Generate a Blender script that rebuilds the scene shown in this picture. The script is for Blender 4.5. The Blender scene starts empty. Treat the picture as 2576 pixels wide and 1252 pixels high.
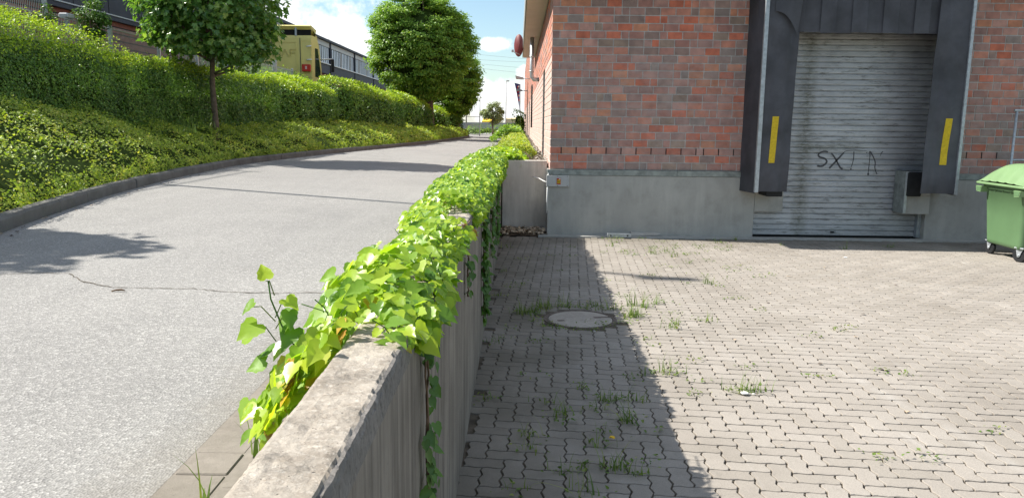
import bpy, math, random
import numpy as np
from mathutils import Vector, Matrix, noise
R = math.radians
scene = bpy.context.scene
# ---------------------------------------------------------------- camera
EYE = 1.855
cam_d = bpy.data.cameras.new('camera'); cam = bpy.data.objects.new('camera', cam_d)
scene.collection.objects.link(cam); scene.camera = cam
cam_d.sensor_width = 36.0; cam_d.lens = 1933.0/2576.0*36.0
cam_d.clip_start = 0.05; cam_d.clip_end = 3000
YAW, PITCH, ROLL = R(0.38709), R(9.23188), 0.012
f = Vector((-math.sin(YAW)*math.cos(PITCH), math.cos(YAW)*math.cos(PITCH), -math.sin(PITCH)))
r0 = Vector((math.cos(YAW), math.sin(YAW), 0)); u0 = r0.cross(f)
rr = r0*math.cos(ROLL) + u0*math.sin(ROLL); uu = -r0*math.sin(ROLL) + u0*math.cos(ROLL)
cam.matrix_world = Matrix(((rr.x, uu.x, -f.x, 0), (rr.y, uu.y, -f.y, 0), (rr.z, uu.z, -f.z, EYE), (0, 0, 0, 1)))
scene.render.resolution_x = 1024; scene.render.resolution_y = 497
# ---------------------------------------------------------------- sun and sky
SUN_SLOPE = 0.18                                   # shadows run +X and slightly towards the camera
sun_dir = Vector((-1.0, SUN_SLOPE, 1.0)).normalized()
sd = bpy.data.lights.new('sun', 'SUN'); sd.energy = 4.9; sd.angle = R(0.5); sd.color = (1.0, 0.955, 0.88)
sun = bpy.data.objects.new('sun', sd); scene.collection.objects.link(sun)
sun.rotation_euler = sun_dir.to_track_quat('Z', 'Y').to_euler()
world = bpy.data.worlds.new('World'); scene.world = world; world.use_nodes = True
nt = world.node_tree; nt.nodes.clear()
def N(t, ty, **k):
    n = t.nodes.new(ty)
    for a, b in k.items(): setattr(n, a, b)
    return n
def math_(t, op, a, b=None, c=None, clamp=False):
    n = N(t, 'ShaderNodeMath', operation=op); n.use_clamp = clamp
    for i, v in enumerate((a, b, c)):
        if v is None: continue
        if isinstance(v, (int, float)): n.inputs[i].default_value = v
        else: t.links.new(v, n.inputs[i])
    return n.outputs[0]
sky = N(nt, 'ShaderNodeTexSky'); sky.sky_type = 'NISHITA'; sky.sun_disc = False
sky.sun_elevation = math.asin(sun_dir.z); sky.sun_rotation = math.atan2(sun_dir.x, sun_dir.y)
sky.air_density = 1.0; sky.dust_density = .5; sky.ozone_density = 1.6
tc = N(nt, 'ShaderNodeTexCoord'); sx = N(nt, 'ShaderNodeSeparateXYZ'); nt.links.new(tc.outputs['Generated'], sx.inputs[0])
nz = N(nt, 'ShaderNodeTexNoise'); nz.inputs['Scale'].default_value = 26; nz.inputs['Detail'].default_value = 9; nz.inputs['Roughness'].default_value = .58
nt.links.new(tc.outputs['Generated'], nz.inputs['Vector'])
nb = N(nt, 'ShaderNodeTexNoise'); nb.inputs['Scale'].default_value = 5.0; nb.inputs['Detail'].default_value = 6
nt.links.new(tc.outputs['Generated'], nb.inputs['Vector'])
az = math_(nt, 'ARCTAN2', sx.outputs[0], sx.outputs[1]); el = sx.outputs[2]
def blob(a0, e0, ra, re):
    da = math_(nt, 'DIVIDE', math_(nt, 'SUBTRACT', az, a0), ra); de = math_(nt, 'DIVIDE', math_(nt, 'SUBTRACT', el, e0), re)
    d = math_(nt, 'SQRT', math_(nt, 'ADD', math_(nt, 'MULTIPLY', da, da), math_(nt, 'MULTIPLY', de, de)))
    return math_(nt, 'SUBTRACT', 1.0, d)
fld = None
for b in [(-.33, .15, .115, .06), (-.235, .105, .075, .045), (-.29, .07, .09, .05), (-.033, .098, .022, .010),
          (-.03, .035, .07, .022), (-.55, .2, .16, .08), (.01, .065, .015, .009), (.6, .25, .3, .1), (-.01, .018, .09, .018)]:
    v = blob(*b); fld = v if fld is None else math_(nt, 'MAXIMUM', fld, v)
cl = math_(nt, 'ADD', fld, math_(nt, 'MULTIPLY', math_(nt, 'SUBTRACT', nz.outputs[0], .5), 2.6))
cl = math_(nt, 'SMOOTHSTEP' if False else 'MULTIPLY', math_(nt, 'ADD', cl, .05), 2.2, clamp=True)
gen = math_(nt, 'MULTIPLY', math_(nt, 'SUBTRACT', nb.outputs[0], .46), 5.0, clamp=True)
gen = math_(nt, 'MULTIPLY', gen, math_(nt, 'MULTIPLY', math_(nt, 'SUBTRACT', el, .2), 5.0, clamp=True))  # unseen clouds overhead and behind, added to neutralise the blue sky fill
cl = math_(nt, 'MAXIMUM', math_(nt, 'MAXIMUM', cl, gen), math_(nt, 'MULTIPLY', math_(nt, 'SUBTRACT', .030, el), 16.0, clamp=True))
cl = math_(nt, 'MULTIPLY', cl, .93)
mx = N(nt, 'ShaderNodeMixRGB'); nt.links.new(cl, mx.inputs[0])
tint = N(nt, 'ShaderNodeMixRGB', blend_type='MULTIPLY'); tint.inputs[0].default_value = 1; tint.inputs[2].default_value = (.95, 1.0, .98, 1); nt.links.new(sky.outputs[0], tint.inputs[1]); nt.links.new(tint.outputs[0], mx.inputs[1])
ccol = N(nt, 'ShaderNodeMixRGB'); nt.links.new(nz.outputs[0], ccol.inputs[0]); ccol.inputs[1].default_value = (6.9, 7.3, 7.7, 1); ccol.inputs[2].default_value = (9.2, 9.1, 8.8, 1)
nt.links.new(ccol.outputs[0], mx.inputs[2])
bg = N(nt, 'ShaderNodeBackground'); bg.inputs[1].default_value = 0.088; nt.links.new(mx.outputs[0], bg.inputs[0])
wo = N(nt, 'ShaderNodeOutputWorld'); nt.links.new(bg.outputs[0], wo.inputs[0])
scene.view_settings.view_transform = 'Standard'; scene.view_settings.look = 'None'
scene.view_settings.gamma = 1.0; scene.view_settings.exposure = 0.95; scene.view_settings.use_curve_mapping = False
scene.cycles.max_bounces = 8; scene.cycles.transparent_max_bounces = 4

# ---------------------------------------------------------------- materials
def base(name, rough=.8, spec=.3, metal=0):
    m = bpy.data.materials.new(name); m.use_nodes = True; t = m.node_tree; b = t.nodes['Principled BSDF']
    b.inputs['Roughness'].default_value = rough; b.inputs['Specular IOR Level'].default_value = spec; b.inputs['Metallic'].default_value = metal
    return m, t, b
def coord(t, scale=(1, 1, 1), rot=(0, 0, 0)):
    c = N(t, 'ShaderNodeTexCoord'); mp = N(t, 'ShaderNodeMapping'); mp.inputs['Scale'].default_value = scale; mp.inputs['Rotation'].default_value = rot
    t.links.new(c.outputs['Object'], mp.inputs[0]); return mp.outputs[0]
def noise_(t, vec, scale, detail=5, rough=.55, dist=0):
    n = N(t, 'ShaderNodeTexNoise'); n.inputs['Scale'].default_value = scale; n.inputs['Detail'].default_value = detail
    n.inputs['Roughness'].default_value = rough; n.inputs['Distortion'].default_value = dist; t.links.new(vec, n.inputs['Vector']); return n.outputs[0]
def ramp(t, fac, stops, interp='LINEAR'):
    n = N(t, 'ShaderNodeValToRGB'); n.color_ramp.interpolation = interp; e = n.color_ramp.elements
    while len(e) < len(stops): e.new(.5)
    for i, (p, c) in enumerate(stops):
        e[i].position = p; c = c if isinstance(c, (tuple, list)) else (c, c, c); e[i].color = (*c, 1)
    t.links.new(fac, n.inputs[0]); return n.outputs[0]
def mix(t, fac, a, b, mode='MIX'):
    n = N(t, 'ShaderNodeMixRGB', blend_type=mode)
    for i, v in enumerate((fac, a, b)):
        if isinstance(v, (int, float)): n.inputs[i].default_value = v if i == 0 else (v, v, v, 1)
        elif isinstance(v, tuple): n.inputs[i].default_value = (*v, 1)
        else: t.links.new(v, n.inputs[i])
    return n.outputs[0]
def bump(t, b, h, strength=.4, dist=.01):
    n = N(t, 'ShaderNodeBump'); n.inputs['Strength'].default_value = strength; n.inputs['Distance'].default_value = dist
    t.links.new(h, n.inputs['Height']); t.links.new(n.outputs[0], b.inputs['Normal'])
def simple(name, col, rough=.7, var=.25, scale=6, metal=0, bmp=.15, spec=.3, bscale=None):
    m, t, b = base(name, rough, spec, metal); v = coord(t)
    n = noise_(t, v, scale, 6, .6)
    c = ramp(t, n, [(.3, tuple(x*(1-var) for x in col)), (.7, tuple(min(1, x*(1+var)) for x in col))])
    t.links.new(c, b.inputs['Base Color'])
    if bmp: bump(t, b, noise_(t, v, bscale or scale*8, 4), bmp, .004)
    return m
def leafmat(name, stops, trans=.4, rough=.45, spec=.35, tcol=1.5, drift=.8):
    m, t, b = base(name, rough, spec); g = N(t, 'ShaderNodeNewGeometry')
    v = coord(t); n = noise_(t, v, .9, 3)
    fac = math_(t, 'ADD', math_(t, 'MULTIPLY', g.outputs['Random Per Island'], .75), math_(t, 'MULTIPLY', math_(t, 'SUBTRACT', n, .35), drift), clamp=True)
    c = ramp(t, fac, stops); t.links.new(c, b.inputs['Base Color'])
    tr = N(t, 'ShaderNodeBsdfTranslucent'); c2 = mix(t, 1.0, c, (tcol, tcol*1.05, tcol*.35), 'MULTIPLY'); t.links.new(c2, tr.inputs[0])
    ms = N(t, 'ShaderNodeMixShader'); ms.inputs[0].default_value = trans
    t.links.new(b.outputs[0], ms.inputs[1]); t.links.new(tr.outputs[0], ms.inputs[2]); t.links.new(ms.outputs[0], t.nodes['Material Output'].inputs[0])
    return m
# asphalt
m, t, b = base('asphalt', .85, .25); M_ASPH = m; v = coord(t)
vo = N(t, 'ShaderNodeTexVoronoi'); vo.inputs['Scale'].default_value = 105; t.links.new(v, vo.inputs['Vector'])
cc = N(t, 'ShaderNodeSeparateColor'); t.links.new(vo.outputs['Color'], cc.inputs[0])
grain = ramp(t, cc.outputs[0], [(.0, (.165, .158, .148)), (.45, (.235, .226, .212)), (.8, (.30, .288, .27)), (1.0, (.47, .455, .43))])
grain = mix(t, .35, grain, ramp(t, noise_(t, v, 260, 3, .7), [(.35, .08), (.65, .42)]))
big = noise_(t, v, .55, 6, .6)
col = mix(t, 1.0, grain, ramp(t, big, [(.3, (.88, .875, .865)), (.7, (1.08, 1.07, 1.05))]), 'MULTIPLY')
col = mix(t, math_(t, 'MULTIPLY', ramp(t, noise_(t, coord(t, (3.2, .22, 1), (0, 0, R(-5))), 1.1, 5, .6), [(.5, 0), (.68, 1)]), .22), col, (.33, .32, .30))
sxr = N(t, 'ShaderNodeSeparateXYZ'); t.links.new(v, sxr.inputs[0])
edge = math_(t, 'ADD', math_(t, 'MULTIPLY', math_(t, 'SUBTRACT', sxr.outputs[0], -1.30), 4.0), math_(t, 'MULTIPLY', math_(t, 'SUBTRACT', noise_(t, v, 2.5, 7, .7), .5), 2.5), clamp=True)
col = mix(t, math_(t, 'MULTIPLY', edge, .45), col, (.20, .175, .14))
spot = ramp(t, noise_(t, v, 1.7, 8, .72), [(.60, 0), (.70, 1)]); col = mix(t, math_(t, 'MULTIPLY', spot, .22), col, (.12, .115, .105))
t.links.new(col, b.inputs['Base Color']); bump(t, b, vo.outputs['Distance'], .5, .006)
def SEPX(t, v):
    n = N(t, 'ShaderNodeSeparateXYZ'); t.links.new(v, n.inputs[0]); return n.outputs[0]
def SEPY(t, v):
    n = N(t, 'ShaderNodeSeparateXYZ'); t.links.new(v, n.inputs[0]); return n.outputs[1]
# pavers
m, t, b = base('paver_concrete', .85, .25); M_PAVE = m; v = coord(t); g = N(t, 'ShaderNodeNewGeometry')
c = ramp(t, g.outputs['Random Per Island'], [(0, (.278, .250, .215)), (.5, (.30, .270, .235)), (1, (.322, .292, .255))])
c = mix(t, 1.0, c, ramp(t, noise_(t, v, .7, 6, .62), [(.3, (.84, .83, .82)), (.5, (1, 1, 1)), (.72, (1.10, 1.10, 1.11))]), 'MULTIPLY')
c = mix(t, 1.0, c, ramp(t, noise_(t, v, 190, 3, .7), [(.3, (.78, .78, .78)), (.7, (1.18, 1.18, 1.18))]), 'MULTIPLY')
st = ramp(t, noise_(t, coord(t, (2.6, .35, 1), (0, 0, R(28))), 2.4, 7, .7), [(.62, 0), (.72, 1)])
c = mix(t, math_(t, 'MULTIPLY', st, .30), c, (.50, .48, .46))
lx_ = math_(t, 'SUBTRACT', SEPX(t, v), math_(t, 'ADD', math_(t, 'MULTIPLY', SEPY(t, v), -.18), 3.55))
lm_ = math_(t, 'SUBTRACT', 1.0, math_(t, 'ABSOLUTE', math_(t, 'MULTIPLY', lx_, 14)), clamp=True)
lm_ = math_(t, 'MULTIPLY', math_(t, 'MULTIPLY', lm_, ramp(t, noise_(t, v, 2.2, 7, .75), [(.44, 0), (.6, 1)])), math_(t, 'MULTIPLY', math_(t, 'SUBTRACT', 7.5, SEPY(t, v)), .5, clamp=True))
c = mix(t, math_(t, 'MULTIPLY', lm_, .30), c, (.52, .50, .47))
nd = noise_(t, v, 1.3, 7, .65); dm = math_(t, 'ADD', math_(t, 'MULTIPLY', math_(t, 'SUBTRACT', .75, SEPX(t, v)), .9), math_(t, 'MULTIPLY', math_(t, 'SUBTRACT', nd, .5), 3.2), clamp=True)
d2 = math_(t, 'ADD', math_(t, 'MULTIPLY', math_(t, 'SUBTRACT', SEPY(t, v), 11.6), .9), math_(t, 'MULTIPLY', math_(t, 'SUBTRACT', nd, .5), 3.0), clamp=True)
c = mix(t, math_(t, 'MULTIPLY', math_(t, 'MAXIMUM', dm, d2), .68), c, (.135, .12, .092))  # dirt along wall and plinth, darkened further to paint in the wall's shade
dk = ramp(t, noise_(t, v, 7, 7, .7), [(.58, 0), (.75, 1)]); c = mix(t, math_(t, 'MULTIPLY', dk, .35), c, (.13, .12, .105))
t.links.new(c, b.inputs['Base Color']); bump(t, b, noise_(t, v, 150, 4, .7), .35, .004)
M_SAND = simple('joint_sand', (.10, .083, .062), .95, .5, 9, bmp=.5)
# concrete kinds
def concrete(name, c1, c2, c3, streak=.5, sscale=(9, 9, .5), speck=True, rough=.9, moss=0):
    m, t, b = base(name, rough, .2); v = coord(t)
    c = ramp(t, noise_(t, v, 2.1, 8, .65), [(.3, c1), (.7, c2)])
    s = noise_(t, coord(t, sscale), 1.6, 7, .7)
    c = mix(t, math_(t, 'MULTIPLY', ramp(t, s, [(.48, 0), (.72, 1)]), streak), c, c3)
    s2 = noise_(t, coord(t, (sscale[0]*3, sscale[1]*3, sscale[2])), 1.3, 5, .6)
    c = mix(t, math_(t, 'MULTIPLY', ramp(t, s2, [(.5, 0), (.7, 1)]), streak*.5), c, tuple(min(1, x*1.5) for x in c2))
    if speck:
        k = noise_(t, v, 55, 5, .75); c = mix(t, math_(t, 'MULTIPLY', ramp(t, k, [(.6, 0), (.72, 1)]), .4), c, (.07, .065, .06))
    if moss:
        k = ramp(t, noise_(t, v, 3.3, 7, .7), [(.5, 0), (.68, 1)]); c = mix(t, math_(t, 'MULTIPLY', k, moss), c, (.07, .075, .045))
    t.links.new(c, b.inputs['Base Color']); bump(t, b, noise_(t, v, 60, 6, .75), .5, .006); return m
M_WALL = concrete('wall_concrete', (.15, .13, .108), (.28, .248, .21), (.05, .043, .036), .8)
M_ARR = concrete('broken_arris', (.10, .095, .085), (.24, .22, .20), (.04, .036, .03), .7, (30, 30, 30), True)
M_PLINTH = concrete('plinth_concrete', (.34, .335, .31), (.42, .41, .38), (.24, .235, .215), .35, (1.5, 1.5, .6), False, moss=.18)
M_PLANT = concrete('planter_concrete', (.44, .41, .375), (.56, .53, .49), (.18, .165, .14), .45, (3, 3, .7))
M_KERB = concrete('kerb_stone', (.11, .108, .102), (.185, .18, .17), (.07, .068, .06), .3, (3, 3, 3), moss=.35)
M_GUT = concrete('gutter_stone', (.21, .185, .155), (.27, .24, .205), (.14, .12, .095), .4, (4, 4, 4), moss=.2)
# weathered wall top: beige aggregate with lichen
m, t, b = base('coping_concrete', .92, .2); M_COPE = m; v = coord(t)
c = ramp(t, noise_(t, v, 9, 8, .7), [(.3, (.22, .185, .145)), (.5, (.37, .325, .27)), (.7, (.50, .445, .375))])
c = mix(t, math_(t, 'MULTIPLY', ramp(t, noise_(t, coord(t, (.75, 1, 1)), 70, 7, .85), [(.53, 0), (.63, 1)]), .65), c, (.62, .57, .50))
c = mix(t, math_(t, 'MULTIPLY', ramp(t, noise_(t, coord(t, (.7, 1.1, 1)), 42, 7, .85), [(.55, 0), (.64, 1)]), .6), c, (.17, .135, .10))
c = mix(t, math_(t, 'MULTIPLY', ramp(t, noise_(t, v, 5.5, 7, .75, .4), [(.56, 0), (.66, 1)]), .6), c, (.10, .095, .085))
c = mix(t, ramp(t, noise_(t, v, 85, 4, .7), [(.64, 0), (.68, 1)]), c, (.045, .04, .035))
t.links.new(c, b.inputs['Base Color']); bump(t, b, noise_(t, v, 90, 6, .8), .8, .008)
# brick (colour attribute per brick + efflorescence of the lower courses)
m, t, b = base('brick', .85, .25); M_BRICK = m; v = coord(t)
at = N(t, 'ShaderNodeAttribute', attribute_name='col'); c = at.outputs['Color']
n1 = noise_(t, v, 7, 5, .6)
c = mix(t, 1.0, c, ramp(t, n1, [(.3, (.74, .74, .76)), (.7, (1.22, 1.18, 1.15))]), 'MULTIPLY')
sp = N(t, 'ShaderNodeSeparateXYZ'); cc2 = N(t, 'ShaderNodeTexCoord'); t.links.new(cc2.outputs['Object'], sp.inputs[0])
low = ramp(t, sp.outputs[2], [(0.0, 1), (.5, 1)]);
lowm = math_(t, 'MULTIPLY', math_(t, 'SUBTRACT', 2.99, sp.outputs[2]), 60, clamp=True)
eff = ramp(t, noise_(t, coord(t, (1, 1, 1.8)), 5.5, 8, .75), [(.42, .05), (.68, .75)])
c = mix(t, math_(t, 'MULTIPLY', math_(t, 'MULTIPLY', eff, lowm), .62), c, (.42, .35, .33))
ws = N(t, 'ShaderNodeAttribute', attribute_name='sidew')
c = mix(t, math_(t, 'MULTIPLY', math_(t, 'MULTIPLY', ws.outputs['Fac'], lowm), .5), c, (.60, .50, .45))
t.links.new(c, b.inputs['Base Color']); bump(t, b, noise_(t, v, 45, 5, .7), .35, .004)
M_MORT = simple('mortar', (.47, .445, .42), .95, .2, 14, bmp=.4)
M_DARK = simple('dark_void', (.012, .012, .012), .9, .2)
M_NAVY = simple('shelter_tarpaulin', (.062, .063, .074), .62, .42, 2.2, bmp=.9, bscale=2.6, spec=.45)
M_NAVY2 = simple('hall_cladding', (.03, .035, .05), .6, .2, 1.5)
M_YEL = simple('yellow_marking', (.60, .42, .02), .6, .18, 30)
M_GALV = simple('galvanised_metal', (.42, .45, .47), .45, .2, 18, metal=.55)
M_FLASH = simple('zinc_flashing', (.27, .29, .27), .6, .35, 9, metal=.3)
M_RUB = simple('black_rubber', (.016, .017, .019), .6, .3, 12)
M_BOX = simple('junction_plate', (.45, .45, .44), .5, .08, 9)
M_RED = simple('red_paint', (.45, .03, .02), .5, .1)
M_DISH = simple('dish_paint', (.16, .035, .035), .5, .15)
M_WHT = simple('white_paint', (.75, .75, .73), .5, .08)
M_SOF = simple('soffit_panel', (.44, .38, .31), .7, .08, 2)
M_FASC = simple('fascia_metal', (.5, .5, .48), .5, .08, 2, metal=.3)
M_SOIL = simple('soil', (.07, .05, .032), .95, .5, 6, bmp=.8, bscale=25)
M_GND = simple('ground_earth', (.14, .13, .09), .95, .4, .6)
M_IRON = simple('cast_iron', (.15, .12, .10), .7, .4, 25, bmp=.5)
M_COVER = concrete('cover_concrete', (.33, .29, .25), (.46, .415, .36), (.14, .13, .12), .5, (5, 5, 5), moss=.1)
M_BIN = simple('green_plastic', (.095, .175, .080), .5, .10, 2.2, bmp=.04, spec=.45)
M_LID = simple('green_lid_plastic', (.165, .27, .125), .5, .10, 2.2, bmp=.04, spec=.45)
M_BARK = simple('bark', (.15, .115, .085), .95, .4, 12, bmp=.8, bscale=40)
M_TWIG = simple('ivy_stem', (.16, .10, .06), .85, .3, 30)
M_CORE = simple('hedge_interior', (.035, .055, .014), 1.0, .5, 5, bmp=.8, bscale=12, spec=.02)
M_GRAF = simple('spray_paint', (.07, .07, .075), .6, .3, 20, bmp=0)
M_TRUCKD = simple('letter_relief_shade', (.50, .44, .15), .4, .05, 1, bmp=0)  # cab yellow darkened to paint relief shading on the raised letters
M_TRUCK = simple('yellow_truck_paint', (.64, .57, .20), .35, .06, 1.5, bmp=0, spec=.5)
M_GLASSD = simple('dark_glass', (.02, .03, .03), .12, .2, 1, bmp=0, spec=.6)
M_HBR = simple('hall_brick', (.25, .10, .075), .85, .22, 4)
M_PANE = simple('window_panel', (.52, .58, .64), .4, .12, .7, bmp=0)
M_LAMP = simple('lamp_metal', (.38, .40, .41), .5, .1)
M_LEAFD = simple('dry_leaf', (.42, .33, .24), .8, .4, 9)
M_STONE = simple('debris_stone', (.34, .31, .27), .9, .3, 12, bmp=.6)
# shutter: weathered metal
m, t, b = base('shutter_metal', .5, .4, .35); M_SHUT = m; v = coord(t)
c = ramp(t, noise_(t, coord(t, (1, 1, 3)), 1.6, 6, .6), [(.3, (.38, .39, .41)), (.7, (.56, .57, .59))])
k = ramp(t, noise_(t, coord(t, (1.1, 1, 7)), 4, 10, .8), [(.52, 0), (.62, 1)])
c = mix(t, math_(t, 'MULTIPLY', k, .75), c, (.13, .125, .11))
k = ramp(t, noise_(t, coord(t, (3.2, 1, 4)), 3.1, 8, .75), [(.56, 0), (.66, 1)])
spx = N(t, 'ShaderNodeSeparateXYZ'); cx = N(t, 'ShaderNodeTexCoord'); t.links.new(cx.outputs['Object'], spx.inputs[0])
def band(x, c0, w): return math_(t, 'SUBTRACT', 1.0, math_(t, 'DIVIDE', math_(t, 'ABSOLUTE', math_(t, 'SUBTRACT', x, c0)), w), clamp=True)
stn = math_(t, 'ADD', band(spx.outputs[0], 4.82, .17), math_(t, 'MULTIPLY', band(spx.outputs[2], 1.52, .13), band(spx.outputs[0], 5.2, .75)), clamp=True)
rag = ramp(t, noise_(t, coord(t, (1, 1, 2.5)), 9, 8, .8), [(.36, 0), (.58, 1)])
c = mix(t, math_(t, 'MULTIPLY', math_(t, 'MULTIPLY', stn, rag), .9), c, (.15, .15, .115))
c = mix(t, math_(t, 'MULTIPLY', k, .35), c, (.58, .57, .55))
right_shade = math_(t, 'MULTIPLY', band(spx.outputs[0], 6.7, .75), ramp(t, noise_(t, coord(t, (1, 1, 1)), 1.4, 6, .7), [(.3, .3), (.7, 1)]))
c = mix(t, math_(t, 'MULTIPLY', right_shade, .6), c, (.11, .11, .125))  # shade along the right of the shutter, painted into its colour
t.links.new(c, b.inputs['Base Color']); bump(t, b, noise_(t, v, 30, 5), .15, .004)
# leaves
L_IVY = leafmat('ivy_leaf', [(0, (.05, .13, .02)), (.10, (.08, .19, .025)), (.34, (.21, .35, .035)), (.65, (.32, .44, .03)), (.93, (.43, .53, .05)), (.965, (.42, .20, .05)), (1, (.55, .35, .05))], .45, .34, .45, 1.6)
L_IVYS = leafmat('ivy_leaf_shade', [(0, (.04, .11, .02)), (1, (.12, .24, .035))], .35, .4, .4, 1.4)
L_BED = leafmat('bed_shrub_leaf', [(0, (.13, .21, .03)), (.45, (.26, .36, .045)), (.85, (.45, .50, .075)), (1, (.62, .54, .15))], .36, .5, drift=1.0)
L_HEDGE = leafmat('hedge_leaf', [(0, (.035, .085, .018)), (.5, (.09, .19, .03)), (.85, (.18, .30, .04)), (1, (.24, .32, .055))], .15, .42)
L_HEDGE_LIT = leafmat('hedge_leaf_lit', [(0, (.12, .22, .02)), (.5, (.28, .40, .035)), (.85, (.45, .54, .06)), (1, (.60, .60, .16))], .36, .36)  # hedge leaf lightened to paint sunlight on the tops
L_MAPLE = leafmat('maple_leaf', [(0, (.06, .15, .04)), (.6, (.14, .27, .06)), (1, (.40, .50, .16))], .36, .24, .5)
L_HORN = leafmat('hornbeam_leaf', [(0, (.08, .17, .03)), (.6, (.20, .34, .05)), (1, (.44, .55, .10))], .38, .45)
L_OLIVE = leafmat('pale_leaf', [(0, (.10, .14, .06)), (.6, (.25, .30, .16)), (1, (.5, .52, .36))], .3, .5)
L_GRASS = leafmat('grass_blade', [(0, (.07, .13, .025)), (.6, (.15, .23, .05)), (1, (.34, .34, .12))], .35, .5)

# ---------------------------------------------------------------- mesh helpers
C = scene.collection
def tag(o, label=None, cat=None, group=None, kind=None):
    if label: o['label'] = label
    if cat: o['category'] = cat
    if group: o['group'] = group
    if kind: o['kind'] = kind
    return o
def thing(name, label, cat, loc=(0, 0, 0), rz=0, group=None):
    o = bpy.data.objects.new(name, None); C.objects.link(o); o.location = loc; o.rotation_euler = (0, 0, rz); o.empty_display_size = .2
    return tag(o, label, cat, group)
class MB:
    def __init__(s): s.v = []; s.f = []; s.m = []; s.mats = []; s.sm = []
    def mi(s, mat):
        if mat not in s.mats: s.mats.append(mat)
        return s.mats.index(mat)
    def add(s, vs, fs, mat, smooth=False):
        n = len(s.v); s.v += [tuple(p) for p in vs]; k = s.mi(mat)
        for q in fs: s.f.append(tuple(n+i for i in q)); s.m.append(k); s.sm.append(smooth)
    def box(s, x0, x1, y0, y1, z0, z1, mat, bev=0.0):
        if bev <= 0:
            vs = [(x, y, z) for z in (z0, z1) for y in (y0, y1) for x in (x0, x1)]
            s.add(vs, [(0, 2, 3, 1), (4, 5, 7, 6), (0, 1, 5, 4), (2, 6, 7, 3), (0, 4, 6, 2), (1, 3, 7, 5)], mat); return
        b = bev; vs = []; 
        for (zz, ins) in ((z0, b), (z0+b, 0), (z1-b, 0), (z1, b)):
            xa, xb, ya, yb = x0+ins, x1-ins, y0+ins, y1-ins
            c = b if ins == 0 else b*.5
            vs += [(xa+c, ya, zz), (xb-c, ya, zz), (xb, ya+c, zz), (xb, yb-c, zz), (xb-c, yb, zz), (xa+c, yb, zz), (xa, yb-c, zz), (xa, ya+c, zz)]
        fs = [tuple(range(7, -1, -1)), tuple(range(24, 32))]
        for k in range(3):
            for i in range(8): j = (i+1) % 8; fs.append((k*8+i, k*8+j, k*8+8+j, k*8+8+i))
        s.add(vs, fs, mat)
    def tube(s, pts, rad, mat, n=8, smooth=True, cap=True):
        pts = [Vector(p) for p in pts]; rads = rad if isinstance(rad, (list, tuple)) else [rad]*len(pts)
        vs = []; up = None
        for i, p in enumerate(pts):
            d = (pts[min(i+1, len(pts)-1)] - pts[max(i-1, 0)]); d = d.normalized() if d.length > 1e-9 else Vector((0, 0, 1))
            if up is None: up = Vector((0, 0, 1)) if abs(d.z) < .9 else Vector((1, 0, 0))
            a = d.cross(up).normalized(); bb = a.cross(d).normalized(); up = bb
            for k in range(n):
                th = 2*math.pi*k/n; vs.append(p + (a*math.cos(th) + bb*math.sin(th))*rads[i])
        fs = []
        for i in range(len(pts)-1):
            for k in range(n): j = (k+1) % n; fs.append((i*n+k, i*n+j, i*n+n+j, i*n+n+k))
        if cap: fs += [tuple(range(n-1, -1, -1)), tuple(range((len(pts)-1)*n, len(pts)*n))]
        s.add(vs, fs, mat, smooth)
    def prism(s, poly, axis, a, b, mat):
        n = len(poly)
        def P(p, w): return (w, p[0], p[1]) if axis == 'x' else (p[0], w, p[1]) if axis == 'y' else (p[0], p[1], w)
        vs = [P(p, a) for p in poly] + [P(p, b) for p in poly]
        fs = [tuple(range(n)), tuple(range(2*n-1, n-1, -1))] + [(i, i+n, (i+1) % n+n, (i+1) % n) for i in range(n)]
        s.add(vs, fs, mat)
    def grid(s, fn, nu, nv, mat, smooth=True):
        vs = [fn(i/nu, j/nv) for j in range(nv+1) for i in range(nu+1)]
        fs = [(j*(nu+1)+i, j*(nu+1)+i+1, (j+1)*(nu+1)+i+1, (j+1)*(nu+1)+i) for j in range(nv) for i in range(nu)]
        s.add(vs, fs, mat, smooth)
    def build(s, name, parent=None, loc=None):
        me = bpy.data.meshes.new(name); me.from_pydata(s.v, [], s.f)
        for m in s.mats: me.materials.append(m)
        me.polygons.foreach_set('material_index', s.m); me.polygons.foreach_set('use_smooth', s.sm); me.update()
        import bmesh
        if len(s.f) < 60000:
            bm = bmesh.new(); bm.from_mesh(me); bmesh.ops.recalc_face_normals(bm, faces=bm.faces); bm.to_mesh(me); bm.free()
        o = bpy.data.objects.new(name, me); C.objects.link(o)
        if parent: o.parent = parent
        if loc: o.location = loc
        return o
def npmesh(name, V, F, mat, parent=None, smooth=False):
    """V (n,3); F (m,k) equal-size faces"""
    me = bpy.data.meshes.new(name); m_, k = F.shape
    me.vertices.add(len(V)); me.vertices.foreach_set('co', V.astype(np.float32).ravel())
    me.loops.add(m_*k); me.loops.foreach_set('vertex_index', F.astype(np.int32).ravel())
    me.polygons.add(m_); me.polygons.foreach_set('loop_start', np.arange(0, m_*k, k, dtype=np.int32)); 
    me.polygons.foreach_set('use_smooth', np.full(m_, smooth)); me.update(calc_edges=True); me.materials.append(mat)
    o = bpy.data.objects.new(name, me); C.objects.link(o)
    if parent: o.parent = parent
    return o
rng = np.random.default_rng(7)
def unit(a): return a/np.maximum(np.linalg.norm(a, axis=1, keepdims=True), 1e-9)
SH_DIAM = (np.array([(0, 0, 0), (.5, .32, .06), (1, 0, -.05), (.5, -.32, .06)]), np.array([(0, 1, 2), (0, 2, 3)]))
SH_SPRIG = (np.array([(0, 0, 0), (.25, .3, .05), (.55, .22, .03), (1, 0, -.08), (.55, -.25, .03), (.22, -.3, .06)]), np.array([(0, 1, 2), (0, 2, 3), (0, 3, 4), (0, 4, 5)]))
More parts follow.
